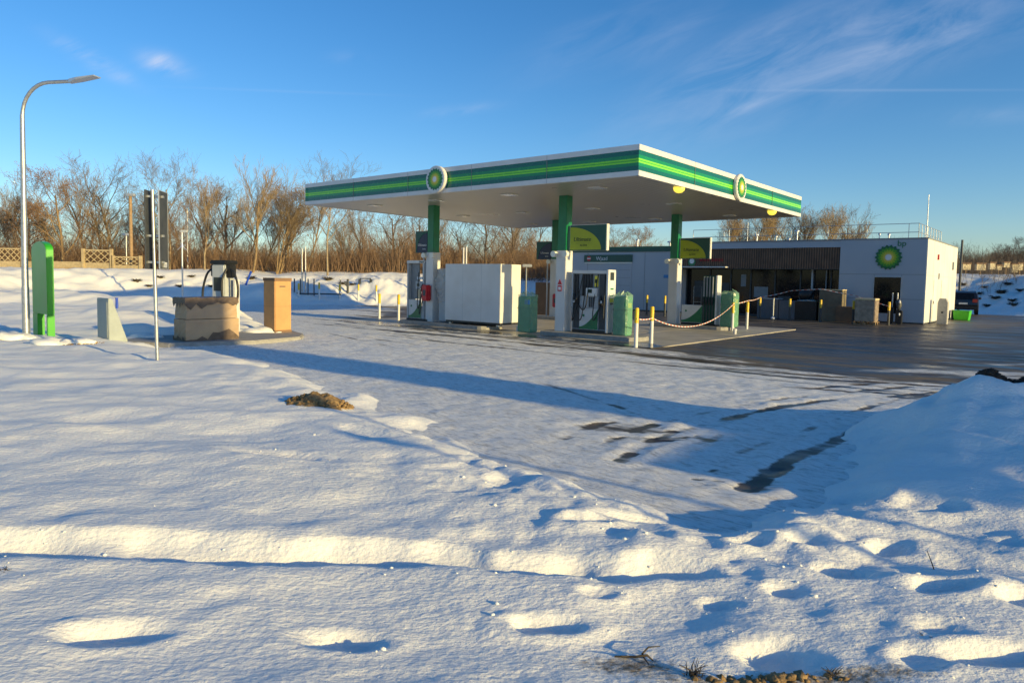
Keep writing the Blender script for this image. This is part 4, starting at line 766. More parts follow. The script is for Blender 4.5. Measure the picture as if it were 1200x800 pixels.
# traffic sign seen from the side
p = hit(184.5, 422, 10, 18); t = thing('traffic_sign', 'steel post carrying twin dark traffic sign boards, seen almost edge on', 'traffic sign', (p[0], p[1], p[2]-.08), R(15)); zt = far(180, 224, p[1])[2]-p[2]+.1
b = MB(); b.tube([(0, 0, 0), (-.05, 0, zt)], .034, 12); b.build('post', M['steel'], t)
z1 = zt-.02; z0 = z1-1.46; ang = R(84)
for i, (ox_, oy_) in enumerate(((-.11, .05), (.14, .12))):
    Mt = Matrix.Translation((ox_-.03, oy_, 0)) @ Matrix.Rotation(ang, 4, 'Z')
    b = MB(); b.box(-.16 if i == 0 else -.24, .16 if i == 0 else .24, -.006, .006, z0, z1, 0, Mt); o = b.build('sign_plate', M['dark'], t)
    b = MB(); xa, xb = (-.16, .16) if i == 0 else (-.24, .24)
    for a0, a1, c0, c1 in ((xa-.012, xa, z0, z1), (xb, xb+.012, z0, z1), (xa, xb, z1, z1+.012), (xa, xb, z0-.012, z0)): b.box(a0, a1, -.011, .011, c0, c1, 0, Mt)
    b.build('plate_frame', M['dark'] if i == 0 else M['alu'], o)
for z in (z0+.12, z0+.62, z1-.1): b = MB(); b.box(-.10, .18, -.03, .06, z-.02, z+.02, 0, Matrix.Translation((-.04, .04, 0))); b.build('clamp', M['steel'], t)
MB().box(.10, .17, .1, .13, z0+.02, z0+.12).build('sticker', M['alu'], t)
# kerbed island with wrapped crate, charger and cardboard box
b = MB(); iso = [(-9.9, 17.35), (-8.3, 17.0), (-6.6, 18.2), (-5.9, 19.6), (-6.1, 20.6), (-7.3, 22.6), (-8.4, 21.8), (-9.6, 19.8)]
m = len(iso); b.add([(x, y, -.02) for x, y in iso]+[(x, y, .13) for x, y in iso], [tuple(range(m)), tuple(range(2*m-1, m-1, -1))]+[(i, (i+1) % m, (i+1) % m+m, i+m) for i in range(m)])
o = b.build('kerb_island', M['kerb'], bevel=.03); tag(o, 'snow dusted kerb island under the charger and the cardboard box', 'kerb island', None)
t = thing('wrapped_crate', 'large two tier crate wrapped in brown film on the kerb island', 'crate', (-8.12, 17.48, .05), SZ)
b = MB(); rr = random.Random(4)
def wrapbox(b, x0, x1, y0, y1, z0, z1, taper=.0, jit=.005, n=9):
    vs = []; sec = []
    per = [(x0+(x1-x0)*k/n, y0) for k in range(n)]+[(x1, y0+(y1-y0)*k/n) for k in range(n)]+[(x1-(x1-x0)*k/n, y1) for k in range(n)]+[(x0, y1-(y1-y0)*k/n) for k in range(n)]
    cx, cy = (x0+x1)/2, (y0+y1)/2; nz = 8
    for j in range(nz+1):
        f = 1-taper*j/nz
        for x, y in per: vs.append((cx+(x-cx)*f*(.985 if (abs(x-cx) > .98*(x1-x0)/2 and abs(y-cy) > .98*(y1-y0)/2) else 1)+rr.uniform(-jit, jit), cy+(y-cy)*f+rr.uniform(-jit, jit), z0+(z1-z0)*j/nz+rr.uniform(-jit, jit)*.5))
    N_ = len(per); b.add(vs, [(j*N_+k, j*N_+(k+1) % N_, (j+1)*N_+(k+1) % N_, (j+1)*N_+k) for j in range(nz) for k in range(N_)]+[tuple(range(nz*N_, nz*N_+N_))], 0, False)
M['brownfilm'] = mat('brown_film', (.41, .28, .16), .5, var=.12, scale=2.2, bump=.5, bscale=5, dirt=(.3, .2, .13)); M['ragfilm'] = mat('dark_torn_film', (.10, .065, .045), .45, var=.3, scale=8, bump=.6, bscale=10)
wrapbox(b, -.62, .0, .0, 1.42, .06, .62); o = b.build('lower_tier', M['brownfilm'], t); b = MB(); wrapbox(b, -.62, .0, .02, 1.38, .635, 1.12, .04); b.build('upper_tier', M['brownfilm'], t)
b = MB(); n = 40; per = []
for k in range(n):
    f = k/n*4; i = int(f); q = f-i; per.append([(-.64+.66*q, -.02), (.02, -.02+1.42*q), (.02-.66*q, 1.40), (-.64, 1.40-1.42*q)][i])
vs = [(x, y, 1.165+rr.uniform(-.01, .02)) for x, y in per]+[(x*1.01, y*1.005, 1.06-.13*abs(rr.gauss(0, .6))-(.08 if k % 9 == 4 else 0)) for k, (x, y) in enumerate(per)]
b.add(vs, [(k, (k+1) % n, (k+1) % n+n, k+n) for k in range(n)]+[tuple(range(n))], 0, False); b.build('torn_top_film', M['ragfilm'], t)
b = MB(); vs = [(x*1.01, y*1.005, .05) for x, y in per]+[(x*1.015, y*1.01, .10+.13*abs(rr.gauss(0, .5))+(.16 if 14 < k < 20 else 0)) for k, (x, y) in enumerate(per)]
b.add(vs, [(k, (k+1) % n, (k+1) % n+n, k+n) for k in range(n)], 0, False); b.build('torn_foot_film', M['ragfilm'], t)
t = thing('charging_station', 'grey electric charging post with thick black cables behind the wrapped crate', 'charging station', (-8.58, 20.9, .13), SZ+.35)
MB().box(-.23, .23, -.22, .22, 0, 1.98).build('charger_body', M['lgrey'], t, bevel=.03); MB().box(-.27, .33, -.26, .26, 1.98, 2.1).build('charger_top', M['black'], t, bevel=.03); MB().box(.231, .36, -.15, .15, 1.6, 1.975).build('holster', M['black'], t, bevel=.02); MB().box(-.33, -.231, -.15, .15, 1.62, 1.975).build('holster', M['black'], t, bevel=.02)
MB().box(-.15, .15, -.2245, -.2201, 1.2, 1.6).build('charger_screen', M['screen'], t); MB().box(.36, .42, .0, .2, 0, 1.55).build('side_panel', M['white'], t)
for pts in ([(.3, -.1, 1.85), (.5, -.12, 1.75), (.66, -.15, 1.3), (.6, -.15, .85), (.35, -.15, .55), (.27, -.1, .75)], [(-.3, -.1, 1.85), (-.5, -.1, 1.7), (-.64, -.12, 1.25), (-.66, -.12, .7), (-.66, -.1, .15)], [(.27, -.16, 1.85), (.2, -.28, 1.5), (.22, -.28, 1.0), (.3, -.26, .6)]):
    b = MB(); q = [];
    P_ = [Vector(pts[0])]+[Vector(p_) for p_ in pts]+[Vector(pts[-1])]
    for i in range(1, len(P_)-2):
        for k in range(5):
            u_ = k/5; a0, a1, a2, a3 = P_[i-1:i+3]; q.append(.5*((2*a1)+(-a0+a2)*u_+(2*a0-5*a1+4*a2-a3)*u_**2+(-a0+3*a1-3*a2+a3)*u_**3))
    q.append(P_[-2]); b.tube(q, .032, 8); b.build('cable', M['black'], t)
t = thing('cardboard_box', 'tall upright cardboard box lit orange on the kerb island', 'cardboard box', (-7.0, 20.73, .12), SZ)
MB().box(-.60, 0, 0, .56, 0, 1.62).build('box', M['card'], t, bevel=.02); MB().box(-.603, .003, -.003, .563, .78, .785).build('box_crease', M['cardd'], t); MB().box(-.61, .01, -.008, .57, 1.53, 1.625).build('flap_band', M['cardd'], t); MB().box(.0001, .003, .16, .36, 1.36, 1.39).build('handle_slot', M['dark'], t)
b = MB(); b.box(-.61, .008, -.006, .566, 0, .08); b.build('wet_foot', M['cardd'], t)
# camera pole
p = hit(214, 342, 24, 40); t = thing('camera_pole', 'white pole with camera head and spiked collar, behind the sign post', 'camera pole', (p[0], p[1], p[2]-.1), 0); h = far(213, 272, p[1])[2]-p[2]+.1
b = MB(); b.tube([(0, 0, 0), (0, 0, h)], .045, 8); b.build('pole', M['alu'], t); b = MB(); b.box(-.08, .28, -.07, .07, h-.02, h+.12); b.build('camera_head', M['lgrey'], t, bevel=.02)
for a_ in (-1, 1): b = MB(); b.tube([(0, 0, h-.75), (a_*.26, 0, h-1.0)], .02, 6); b.build('spike_arm', M['alu'], t)
b = MB(); b.tube([(0, 0, h-.6), (0, 0, h-.85)], [.05, .09], 8); b.build('collar', M['alu'], t)

# far poles
def pole(label, X_, Yb, Yt, dist, r, mt, name='utility_pole', top=True):
    x, y, z = far(X_, Yb, dist); zg = Hs(x, y); zt = far(X_, Yt, dist)[2]
    t = thing(name, label, 'pole', (x, y, zg-.2), 0); b = MB(); b.tube([(0, 0, 0), (0, 0, zt-zg+.2)], [r, r*.8], 8); b.build('pole', M[mt], t)
    if top: b = MB(); b.box(-.25, .35, -.12, .12, zt-zg+.2, zt-zg+.38); b.build('lamp_head', M['alu'], t, bevel=.03)
    return t
pole('old wooden lamp pole beside the lattice fence', 154, 318, 230, 53.5, .15, 'wood'); pole('thin grey lamp pole among the trees right of the traffic sign', 220, 315, 243, 56, .06, 'alu')
pole('short pale post rising from the thicket left of the wooden lamp pole', 148.5, 318, 276, 54.5, .05, 'alu')
pole('left one of two thin steel poles behind the cardboard box', 354, 345, 291, 46.5, .05, 'steel', 'steel_pole', False); pole('right one of two thin steel poles behind the cardboard box', 358, 345, 289, 46.5, .05, 'steel', 'steel_pole', False)
pole('left one of two slim white poles rising behind the big white cabinet', 542.5, 345, 290, 46, .06, 'white', 'white_pole', False); pole('right one of two slim white poles rising behind the big white cabinet', 545.8, 345, 289, 46, .06, 'white', 'white_pole', False)
pole('dark thin mast at the rear corner of the shop', 1124, 345, 281, 56, .10, 'dark', 'mast', False)
pole('small grey post with box between bin and carton', 616, 352, 313, 44, .06, 'grey', 'small_post', True)

# lattice fence
def fpanel(label, X0, X1, Yt, Yb, dist, posts=True):
    a_, b_ = far(X0, Yb, dist), far(X1, Yb, dist); w = b_[0]-a_[0]; zt = far(X0, Yt, dist)[2]; zb = min(Hs(a_[0], dist), Hs(b_[0], dist))-.15
    t = thing('fence_panel', label, 'fence', (a_[0], dist, zb), 0, 'concrete fence panels'); h = zt-zb; hl = h*.52
    MB().box(0, w, -.03, .03, 0, h-hl).build('solid_board', M['fence'], t)
    b = MB(); n = max(3, int(w/.42)); rows = max(2, int(hl/.42))
    cw = w/n; ch = hl/rows
    for i in range(n):
        for j_ in range(rows):
            xa, za = i*cw, h-hl+j_*ch; b.tube([(xa, 0, za), (xa+cw, 0, za+ch)], .035, 4); b.tube([(xa, .0, za+ch), (xa+cw, .0, za)], .034, 4)
    b.box(0, w, -.035, .035, h-.04, h+.05); b.build('lattice', M['fence'], t)
    for x in (0, w): MB().box(x-.09, x+.09, -.1, .1, 0, h+.12).build('fence_post', M['fence'], t)
    return t
fpanel('tall lattice topped fence panel left of the wooden lamp pole', 98, 131, 293, 318, 52.5); fpanel('lower lattice topped fence panel behind the wooden lamp pole', 133, 165, 301, 318, 52.5); fpanel('lattice topped fence panel at the left picture edge', -8, 27, 291, 316, 52.5)
for i, (X0, X1) in enumerate(((27.5, 60), (60.5, 97.5))):
    a_, b_ = far(X0, 318, 52.4), far(X1, 318, 52.4); zt = far(X0, 306, 52.4)[2]; zb = Hs(a_[0], 52.4)-.3
    t = thing('fence_panel', ['low solid fence board just right of the left lattice panel', 'low solid fence board leading to the tall lattice panel'][i], 'fence', (a_[0], 52.4, zb), 0, 'concrete fence panels'); w = b_[0]-a_[0]
    MB().box(0, w, -.03, .03, 0, zt-zb).build('solid_board', M['fence'], t); MB().box(w-.08, w+.08, -.08, .08, 0, zt-zb+.05).build('fence_post', M['fence'], t); MB().box(0, w, -.04, .04, (zt-zb)*.5, (zt-zb)*.5+.03).build('board_rail', M['wood'], t)

# steel guard rails and bollards far behind the lane
fr = thing('guard_railing', 'row of dark steel railing posts with a low rail behind the lane', 'railing', far(336, 345, 46), 0); q0 = fr.location.copy(); b = MB()
for X_ in (338, 345, 352, 361, 368): x = far(X_, 345, 46)[0]-q0.x; b = MB(); b.tube([(x, 0, -.3), (x, 0, 1.05)], .04, 6); b.build('railing_post', M['dark'], fr)
b = MB(); b.tube([(far(336, 343, 46)[0]-q0.x, 0, .08), (far(400, 343, 46)[0]-q0.x, 0, .08)], .05, 6); b.build('low_rail', M['dark'], fr)
fr = thing('bent_steel_frame', 'low steel frame with crossbar on the snow behind the lane', 'steel frame', far(420, 347, 49), 0); q0 = fr.location.copy()
for X_ in (421.5, 434.5): x = far(X_, 345, 49)[0]-q0.x; MB().box(x-.08, x+.08, -.08, .08, -.5, 1.2).build('frame_post', M['dark'], fr)
xa, xb = far(421.5, 345, 49)[0]-q0.x, far(434.5, 345, 49)[0]-q0.x; MB().box(xa, xb, -.04, .04, 1.2, 1.26).build('crossbar', M['dark'], fr)
for i, (X_, ye, lb) in enumerate(((399, 327, 'thin dark stake left of the forked post, on the snow behind the lane'), (407.5, 327, 'dark forked post between the stakes and the steel frame'))):
    p = far(X_, 345, 48); t = thing('dark_stake', lb, 'stake', (p[0], p[1], p[2]-.3), 0); zt = far(X_, ye, 48)[2]-p[2]+.3; b = MB(); b.tube([(0, 0, 0), (0, 0, zt)], .05+.03*i, 6); b.build('stake', M['dark'], t)
    if i: b = MB(); b.tube([(0, 0, zt-.5), (-.27, 0, zt-.2)], [.06, .1], 6); b.build('fork_arm', M['dark'], t)
    else: b = MB(); b.tube([(0, 0, zt-.05), (0, 0, zt)], .06, 6); b.build('stake_cap', M['steel'], t)
for X_, Yb, Yt, lb in ((350, 348, 332, 'far yellow topped bollard on the snow nearest the cardboard box'), (374, 350, 331, 'far yellow topped bollard second from the cardboard box'), (398, 350, 333, 'far yellow topped bollard before the thin dark stake'), (420, 352, 333, 'far yellow topped bollard before the steel frame'), (441, 353, 334, 'far yellow topped bollard nearest the slim grey pump')):
    p = hit(X_, Yb, 36, 60); t = bollard(lb, (p[0], p[1], p[2]-.1), far(X_, Yt, p[1])[2]-p[2]+.1, 'white', 'far bollards behind the lane')
p = hit(289, 334, 36, 60); t = thing('blue_pipe', 'blue pipe leaning out of the snow bank right of the charging post', 'pipe', (p[0], p[1], p[2]-.1), 0); b = MB(); b.tube([(-.1, 0, 0), (.28, 0, .95), (.3, 0, 1.0)], .07, 8); b.build('pipe', M['blue'], t); b = MB(); b.tube([(.26, 0, .9), (.31, 0, 1.03)], .085, 8); b.build('pipe_collar', M['blue'], t)

# small cream boards on the right bank
for i, (X_, w_, yt, h_) in enumerate(((1132, .8, 309.5, .55), (1149, .9, 309.5, .6), (1162.5, .55, 308.5, .6), (1170, .5, 311.5, .4), (1179, .6, 308, .45), (1188.5, .55, 310, .75), (1195, .5, 309, .65))):
    x, y, z = far(X_, yt, 68); zg = Hs(x, y); lb = ['leftmost small cream board above the right snow bank', 'wider cream board on a single post above the right snow bank', 'third small cream board from the shop above the right snow bank', 'lowest small cream board above the right snow bank', 'fifth cream board from the shop above the right snow bank', 'tallest dull cream board above the right snow bank', 'last cream board at the right picture edge above the snow bank'][i]
    t = thing('cream_board', lb, 'board', (x, y, min(zg, z-h_)-.1), 0, 'small boards on the right bank'); hh = z-t.location.z; MB().box(-w_/2, w_/2, -.15, .15, hh-h_, hh).build('board', M['cream'], t, bevel=.02); b = MB(); b.tube([(0, 0, 0), (0, 0, hh-h_)], .06, 6); b.build('post', M['wood'], t); MB().box(-w_/2-.05, w_/2+.05, -.2, .2, hh+.001, hh+.12).build('board_cap', M['cardd'], t)

# ================================================================== TREES
def bark(name, col, col2):
    m = mat(name, col, .9, var=.3, scale=3, bump=.6, bscale=20); return m
BK = [bark('bark_grey_brown', (.13, .10, .07), 0), bark('bark_ochre', (.24, .165, .085), 0), bark('bark_red_brown', (.15, .085, .05), 0), bark('bark_pale', (.30, .23, .14), 0)]
TW = [bark('twig_grey_brown', (.19, .145, .10), 0), bark('twig_ochre', (.33, .235, .12), 0), bark('twig_red_brown', (.23, .145, .085), 0), bark('twig_dark', (.065, .048, .038), 0)]
def tree_meshes(seed, h, r0, fork, spread, up, nl, bki, twi, stems=1, leafy=0., dens=1.):
    rr = random.Random(seed); T, C = [], []; LV = []
    def grow(p, d, L, r, lv):
        n = 4 if lv < 2 else 3; pts = [p]; rs = [r]; q = p.copy(); dd = d.copy()
        for i in range(n):
            dd = (dd+Vector((rr.gauss(0, .13), rr.gauss(0, .13), rr.gauss(0, .06)+up*(.12 if lv else .03)))).normalized(); q = q+dd*(L/n); pts.append(q.copy()); rs.append(max(.0075, r*(1-.62*(i+1)/n)))
        (T if lv < 2 else C).append((pts, rs, 6 if lv == 0 else (5 if lv == 1 else 3)))
        if lv >= nl:
            if leafy and rr.random() < leafy: LV.extend([pts[-1], pts[-2]])
            return
        k = int((6, 6, 6, 4)[min(lv, 3)]*dens+rr.random())+ (3 if lv == 0 else 0)
        for j in range(k):
            f = (fork+(1-fork)*((j+.5)/k)) if lv == 0 else .25+.75*(j+.6)/k
            x = f*n; i = min(int(x), n-1); b0 = pts[i].lerp(pts[i+1], x-i); rb = rs[i]*(1-(x-i))+rs[i+1]*(x-i)
            ax = (pts[i+1]-pts[i]).normalized(); ph = rr.uniform(0, 6.283); s1_ = ax.orthogonal().normalized(); s2_ = ax.cross(s1_)
            side = s1_*math.cos(ph)+s2_*math.sin(ph); sp_ = spread*rr.uniform(.7, 1.25)
            nd = (ax*math.cos(sp_)+side*math.sin(sp_)); nd.z += up*.25; nd.normalize()
            grow(b0, nd, L*rr.uniform(.42, .62)*(1.15-.45*f if lv == 0 else 1), max(.0095, rb*.62), lv+1)
    for s_ in range(stems):
        a_ = rr.uniform(0, 6.28); lean = .06 if stems == 1 else rr.uniform(.12, .38)
        grow(Vector((rr.uniform(-.2, .2)*(stems > 1), rr.uniform(-.2, .2)*(stems > 1), -.3)), Vector((lean*math.cos(a_), lean*math.sin(a_), 1)).normalized(), h*rr.uniform(.82, 1.0), r0*(1 if stems == 1 else .7), 0)
    def mk(lst, name, mt, leaves=None):
        b = MB()
        for pts, rs, n in lst: b.tube(pts, rs, n, 0, False)
        if leaves:
            for p in leaves:
                for _ in range(3):
                    c = p+Vector((rr.gauss(0, .15), rr.gauss(0, .15), rr.gauss(0, .15))); u_ = Vector((rr.gauss(0, 1), rr.gauss(0, 1), rr.gauss(0, 1))).normalized(); w_ = u_.orthogonal().normalized(); s_ = .055; b.add([c-u_*s_, c+w_*s_*.7, c+u_*s_, c-w_*s_*.7], [(0, 1, 2, 3)], 1)
        me_ = bpy.data.meshes.new(name); me_.from_pydata(b.v, [], b.f); me_.materials.append(mt); me_.materials.append(M['dryleaf']); me_.polygons.foreach_set('material_index', b.m); me_.polygons.foreach_set('use_smooth', b.sm); me_.update(); return me_
    return mk(T, 'trunk', BK[bki]), mk(C, 'crown', TW[twi], LV)
VAR = dict(
    round=tree_meshes(1, 8.2, .15, .25, .75, .5, 4, 0, 0), fan=tree_meshes(2, 8.6, .13, .28, .55, .8, 4, 1, 1), ball=tree_meshes(3, 9.6, .13, .42, .85, .5, 4, 3, 0), leafy=tree_meshes(4, 8.4, .14, .2, .8, .45, 4, 1, 2, leafy=.25),
    multi=tree_meshes(5, 8.6, .13, .3, .66, .4, 3, 1, 1, stems=5), upright=tree_meshes(6, 9, .12, .3, .55, .65, 4, 3, 1, leafy=.12), wide=tree_meshes(8, 7.0, .17, .2, .95, .4, 4, 0, 0), brush=tree_meshes(9, 5.0, .06, .12, .75, .35, 3, 2, 2, stems=6), darkw=tree_meshes(10, 7.0, .15, .25, .8, .5, 4, 0, 3),
    young=tree_meshes(11, 7.5, .08, .3, .62, .45, 3, 2, 2, stems=3))
PT = {}
def tree(var, X_, Yt, dist, label, group=None, rz=None, Yb=318, wf=1., name='bare_tree'):
    x, y, z = far(X_, Yb, dist); zg = Hs(x, y); zt = far(X_, Yt, dist)[2]; base_h = max(v.co.z for v in VAR[var][1].vertices); s_ = (zt-zg)/base_h
    t = thing(name, label, 'tree', (x, y, zg), random.uniform(0, 6.28) if rz is None else rz, group); t.scale = (s_*wf, s_*wf, s_)
    for me_, nm in zip(VAR[var], ('trunk', 'crown')): o_ = bpy.data.objects.new(nm, me_); COL.objects.link(o_); o_.parent = t
    return t
ind = [('darkw', 8, 225, 56, 'bare brown tree at the left picture edge behind the lattice fence'), ('leafy', 72, 190, 55, 'bare tree with reddish dry leaves directly right of the green board'), ('fan', 106, 188, 58, 'fan shaped bare tree above the tall lattice panel'), ('round', 138, 182, 60, 'broad grey bare tree above the lower lattice panel'),
    ('ball', 199, 168, 56, 'tallest bare tree with ball crown, just right of the traffic sign'), ('upright', 240, 188, 54, 'ochre bare tree with dry twigs above the charging post'), ('fan', 296, 182, 54, 'forked ochre tree with wide crown left of the canopy'), ('multi', 326, 190, 55, 'multi stemmed bare tree above the cardboard box'),
    ('ball', 384, 178, 52, 'slender pale trunked tree rising behind the left canopy corner'), ('leafy', 341, 215, 58, 'reddish bare tree between multi stemmed tree and canopy'), ('upright', 360, 196, 57, 'thin bare tree just left of the canopy, behind the cardboard box'), ('wide', 262, 205, 60, 'grey bare tree filling the gap between two ochre trees'), ('round', 168, 215, 62, 'low round bare tree behind the wooden lamp pole'),
    ('fan', 40, 208, 58, 'bare tree seen just right of the street lamp pole'), ('young', 222, 232, 53, 'young bare tree beside the camera pole')]
for v, X_, Yt, d_, lb in ind: tree(v, X_, Yt, d_, lb)
G1 = 'bare trees seen under the canopy'
for i, (v, X_, Yt, d_) in enumerate((('wide', 462, 226, 58), ('fan', 430, 232, 62), ('multi', 410, 240, 66), ('wide', 570, 232, 56), ('wide', 604, 228, 60), ('round', 545, 240, 64), ('wide', 488, 236, 66), ('fan', 520, 240, 60), ('round', 630, 236, 64), ('fan', 650, 236, 68), ('upright', 590, 236, 68))):
    tree(v, X_, Yt, d_, 'bare brown tree in the row seen beneath the canopy', G1)
G2 = 'bare trees behind the garage roof'
for v, X_, Yt, d_ in (('wide', 722, 262, 64), ('leafy', 745, 262, 66), ('round', 700, 266, 70), ('young', 768, 282, 72), ('leafy', 685, 262, 66)): tree(v, X_, Yt, d_, 'bare brown tree rising behind the low garage roof', G2, Yb=322)
G3 = 'row of bare trees behind the shop roof'
for i in range(17):
    X_ = 846+i*9.6+random.uniform(-3, 3); Yt = 238+random.uniform(-5, 9)+(14 if X_ > 985 else 0)+(6 if X_ < 860 else 0)
    tree(('upright', 'fan', 'round')[i % 3], X_, Yt, 92+random.uniform(-5, 6), 'bare tree in the row rising behind the shop roof rail', G3, Yb=322, wf=1.05)
G4 = 'dark bare trees on the right bank'
for i, (X_, Yt, v) in enumerate(((1180, 276, 'darkw'), (1197, 277, 'darkw'), (1165, 284, 'darkw'), (1210, 280, 'darkw'), (1150, 293, 'brush'), (1138, 297, 'brush'), (1172, 290, 'brush'), (1190, 286, 'brush'), (1130, 300, 'brush'), (1203, 286, 'darkw'))):
    tree(v, X_, Yt, 92+3*(i % 4), 'dark bare tree behind the small boards on the right bank', G4, Yb=322)
G5 = 'bare young trees of the left thicket'
rt = random.Random(12)
for i in range(20):
    X_ = -20+i*19+rt.uniform(-7, 7); d_ = rt.choice((58, 62, 66, 71)); Yt = 226+rt.uniform(-22, 24)+(8 if X_ < 60 else 0)+(22 if X_ > 330 else 0)
    tree(rt.choice(('young', 'fan', 'leafy', 'round', 'multi', 'ball', 'upright')), X_, Yt, d_, 'bare young tree lost in the dense thicket behind the left snow bank', G5, wf=1.15)
G6 = 'bare bushes behind the station'
for i in range(16):
    X_ = 395+i*24+rt.uniform(-6, 6); tree(rt.choice(('brush', 'young', 'brush', 'darkw')), X_, 288+rt.uniform(-12, 10), rt.choice((60, 66, 72)), 'bare bush in the thicket seen between canopy and snow bank', G6, wf=1.2, Yb=320)
# trees beyond the right edge of the picture: their shadows fall on the asphalt
for i, (x, y, s_) in enumerate(((37, 2.5, .85), (43, -6, 1.0), (46, 9, .8))):
    t = thing('bare_tree', 'bare tree standing beyond the right edge of the forecourt', 'tree', (x, y, Hs(x, y)), i*2.1, 'bare trees beyond the right edge'); t.scale = (s_,)*3
    for me_, nm in zip(VAR[('wide', 'round', 'fan')[i]], ('trunk', 'crown')): o_ = bpy.data.objects.new(nm, me_); COL.objects.link(o_); o_.parent = t

# thicket of thin stems behind the bank: nobody could count it
def thicket(name, n, fx, col, hmin, hmax, seed):
    g = np.random.default_rng(seed); x, y = fx(g, n); z = H(x, y)-.1; hh = g.uniform(hmin, hmax, n)*(.8+.35*vnoise(x*.25, y*.0, 5)); r = g.uniform(.008, .022, n)
    V = []; Fc = []
    lean = g.normal(0, .24, (n, 2)); bend = g.normal(0, .2, (n, 2)); lv = [0, .35, .7, 1.]
    px_ = []; 
    for t_ in lv: px_.append(np.stack([x+lean[:, 0]*hh*t_+bend[:, 0]*hh*t_*t_, y+lean[:, 1]*hh*t_+bend[:, 1]*hh*t_*t_, z+hh*t_], 1))
    segs = [(px_[i], px_[i+1], r*(1-.3*lv[i]*1.9), r*(1-.3*lv[i+1]*1.9)) for i in range(3)]
    for k in range(9):                                   # side twigs
        t_ = g.uniform(.25, .95, n); i = np.clip((t_*3).astype(int), 0, 2); P0 = np.stack([x+lean[:, 0]*hh*t_+bend[:, 0]*hh*t_*t_, y+lean[:, 1]*hh*t_+bend[:, 1]*hh*t_*t_, z+hh*t_], 1)
        L_ = g.uniform(.4, 1.3, n)*(1.15-t_*.6); th = g.uniform(0, 6.28, n); P1 = P0+np.stack([np.cos(th)*L_*.85, np.sin(th)*L_*.8, L_*g.uniform(.1, .75, n)], 1); segs.append((P0, P1, r*.55, r*.3))
    vs = []; fs_ = []; off = 0
    for P0, P1, r0, r1 in segs:
        m = len(P0); a3 = np.array([0, 2.094, 4.189]); ring = np.stack([np.cos(a3), np.sin(a3), np.zeros(3)], 1)
        A_ = P0[:, None, :]+ring[None]*r0[:, None, None]; B_ = P1[:, None, :]+ring[None]*r1[:, None, None]
        vs.append(np.concatenate([A_, B_], 1).reshape(-1, 3)); base = off+np.arange(m)[:, None]*6
        for k in range(3): fs_.append(np.stack([base[:, 0]+k, base[:, 0]+(k+1) % 3, base[:, 0]+3+(k+1) % 3, base[:, 0]+3+k], 1))
        off += m*6
    vs = np.concatenate(vs).astype(np.float32); fs_ = np.concatenate(fs_).astype(np.int32); me_ = bpy.data.meshes.new(name); me_.vertices.add(len(vs)); me_.vertices.foreach_set('co', vs.ravel()); me_.loops.add(fs_.size); me_.loops.foreach_set('vertex_index', fs_.ravel()); me_.polygons.add(len(fs_)); me_.polygons.foreach_set('loop_start', (np.arange(len(fs_))*4).astype(np.int32)); me_.update()
    me_.materials.append(col); o_ = bpy.data.objects.new(name, me_); COL.objects.link(o_); return o_
o = thicket('brush_thicket', 8000, lambda g, n: ((lambda t_: (-48+t_*(60), 55+g.random(n)**1.3*22+.0*t_))(g.random(n))), TW[2], 1.6, 4.4, 3); tag(o, 'dense brown thicket of bare stems behind the left snow bank', 'thicket', kind='stuff')
o = thicket('brush_thicket', 3000, lambda g, n: (-2+g.random(n)*62, 62+g.random(n)*24), TW[0], .8, 2.7, 4); tag(o, 'brown thicket of bare stems behind the station and the shop', 'thicket', kind='stuff')
o = thicket('brush_thicket', 3800, lambda g, n: (40+g.random(n)*40, 74+g.random(n)*26), TW[3], 2.6, 4.6, 5); tag(o, 'dark thicket on the bank at the right edge', 'thicket', kind='stuff')
M['wood_mass'] = mat('far_wood', (.075, .052, .036), .95, var=.5, scale=1.2)
# dark woodland depth: low rows of dense stems further back
o = thicket('far_woodland', 9000, lambda g, n: (-75+g.random(n)*120, 80+g.random(n)*35), TW[0], 1.4, 4.2, 6); tag(o, 'far woodland of bare stems closing the view', 'woodland', kind='stuff')

# clumps on the banks
def shrub_mesh(seed):
    rr = random.Random(seed); b = MB()
    for _ in range(90):
        a_ = rr.uniform(0, 6.28); l = rr.uniform(.12, .5); e = rr.uniform(.1, .9); b.tube([(rr.gauss(0, .05), rr.gauss(0, .05), 0), (math.cos(a_)*l*.6, math.sin(a_)*l*.6, l*e*.6), (math.cos(a_)*l*1.1, math.sin(a_)*l*1.1, l*e*.7)], [.02, .016, .008], 3, 0, False)
    b.blob((0, 0, .06), .18, seed, .5, 2, (1.3, 1, .7)); return b
SM = [shrub_mesh(k) for k in (1, 2, 3)]; so = None; first = {}
for i, (X_, Y_) in enumerate([(160, 330), (175, 336), (210, 336), (225, 325), (188, 326), (294, 327), (247, 336), (330, 335), (385, 328), (402, 333), (413, 334), (1128, 334), (1154, 337), (1181, 334), (1173, 343.5), (1166, 350), (1140, 352), (1157, 359), (1186, 353), (1195, 341), (1188, 358), (1147, 345)]):
    p = hit(X_, Y_, 36, 100); k = i % 3; sc = (.55+.35*random.random())*(1.25 if X_ > 900 else 1)
    lb = 'dry dark shrub clump poking out of the left snow bank' if X_ < 900 else 'dry dark shrub clump poking out of the right snow bank'; gr = lb.replace('dry dark shrub clump', 'dry dark clumps')
    if k not in first: o = SM[k].build('dry_shrub', M['twig']); first[k] = o; o.location = p; o.scale = (sc,)*3; o.rotation_euler = (0, 0, i)
    else: o = dup(first[k], loc=p, rz=i*1.3, sc=sc)
    tag(o, lb, 'shrub', gr)

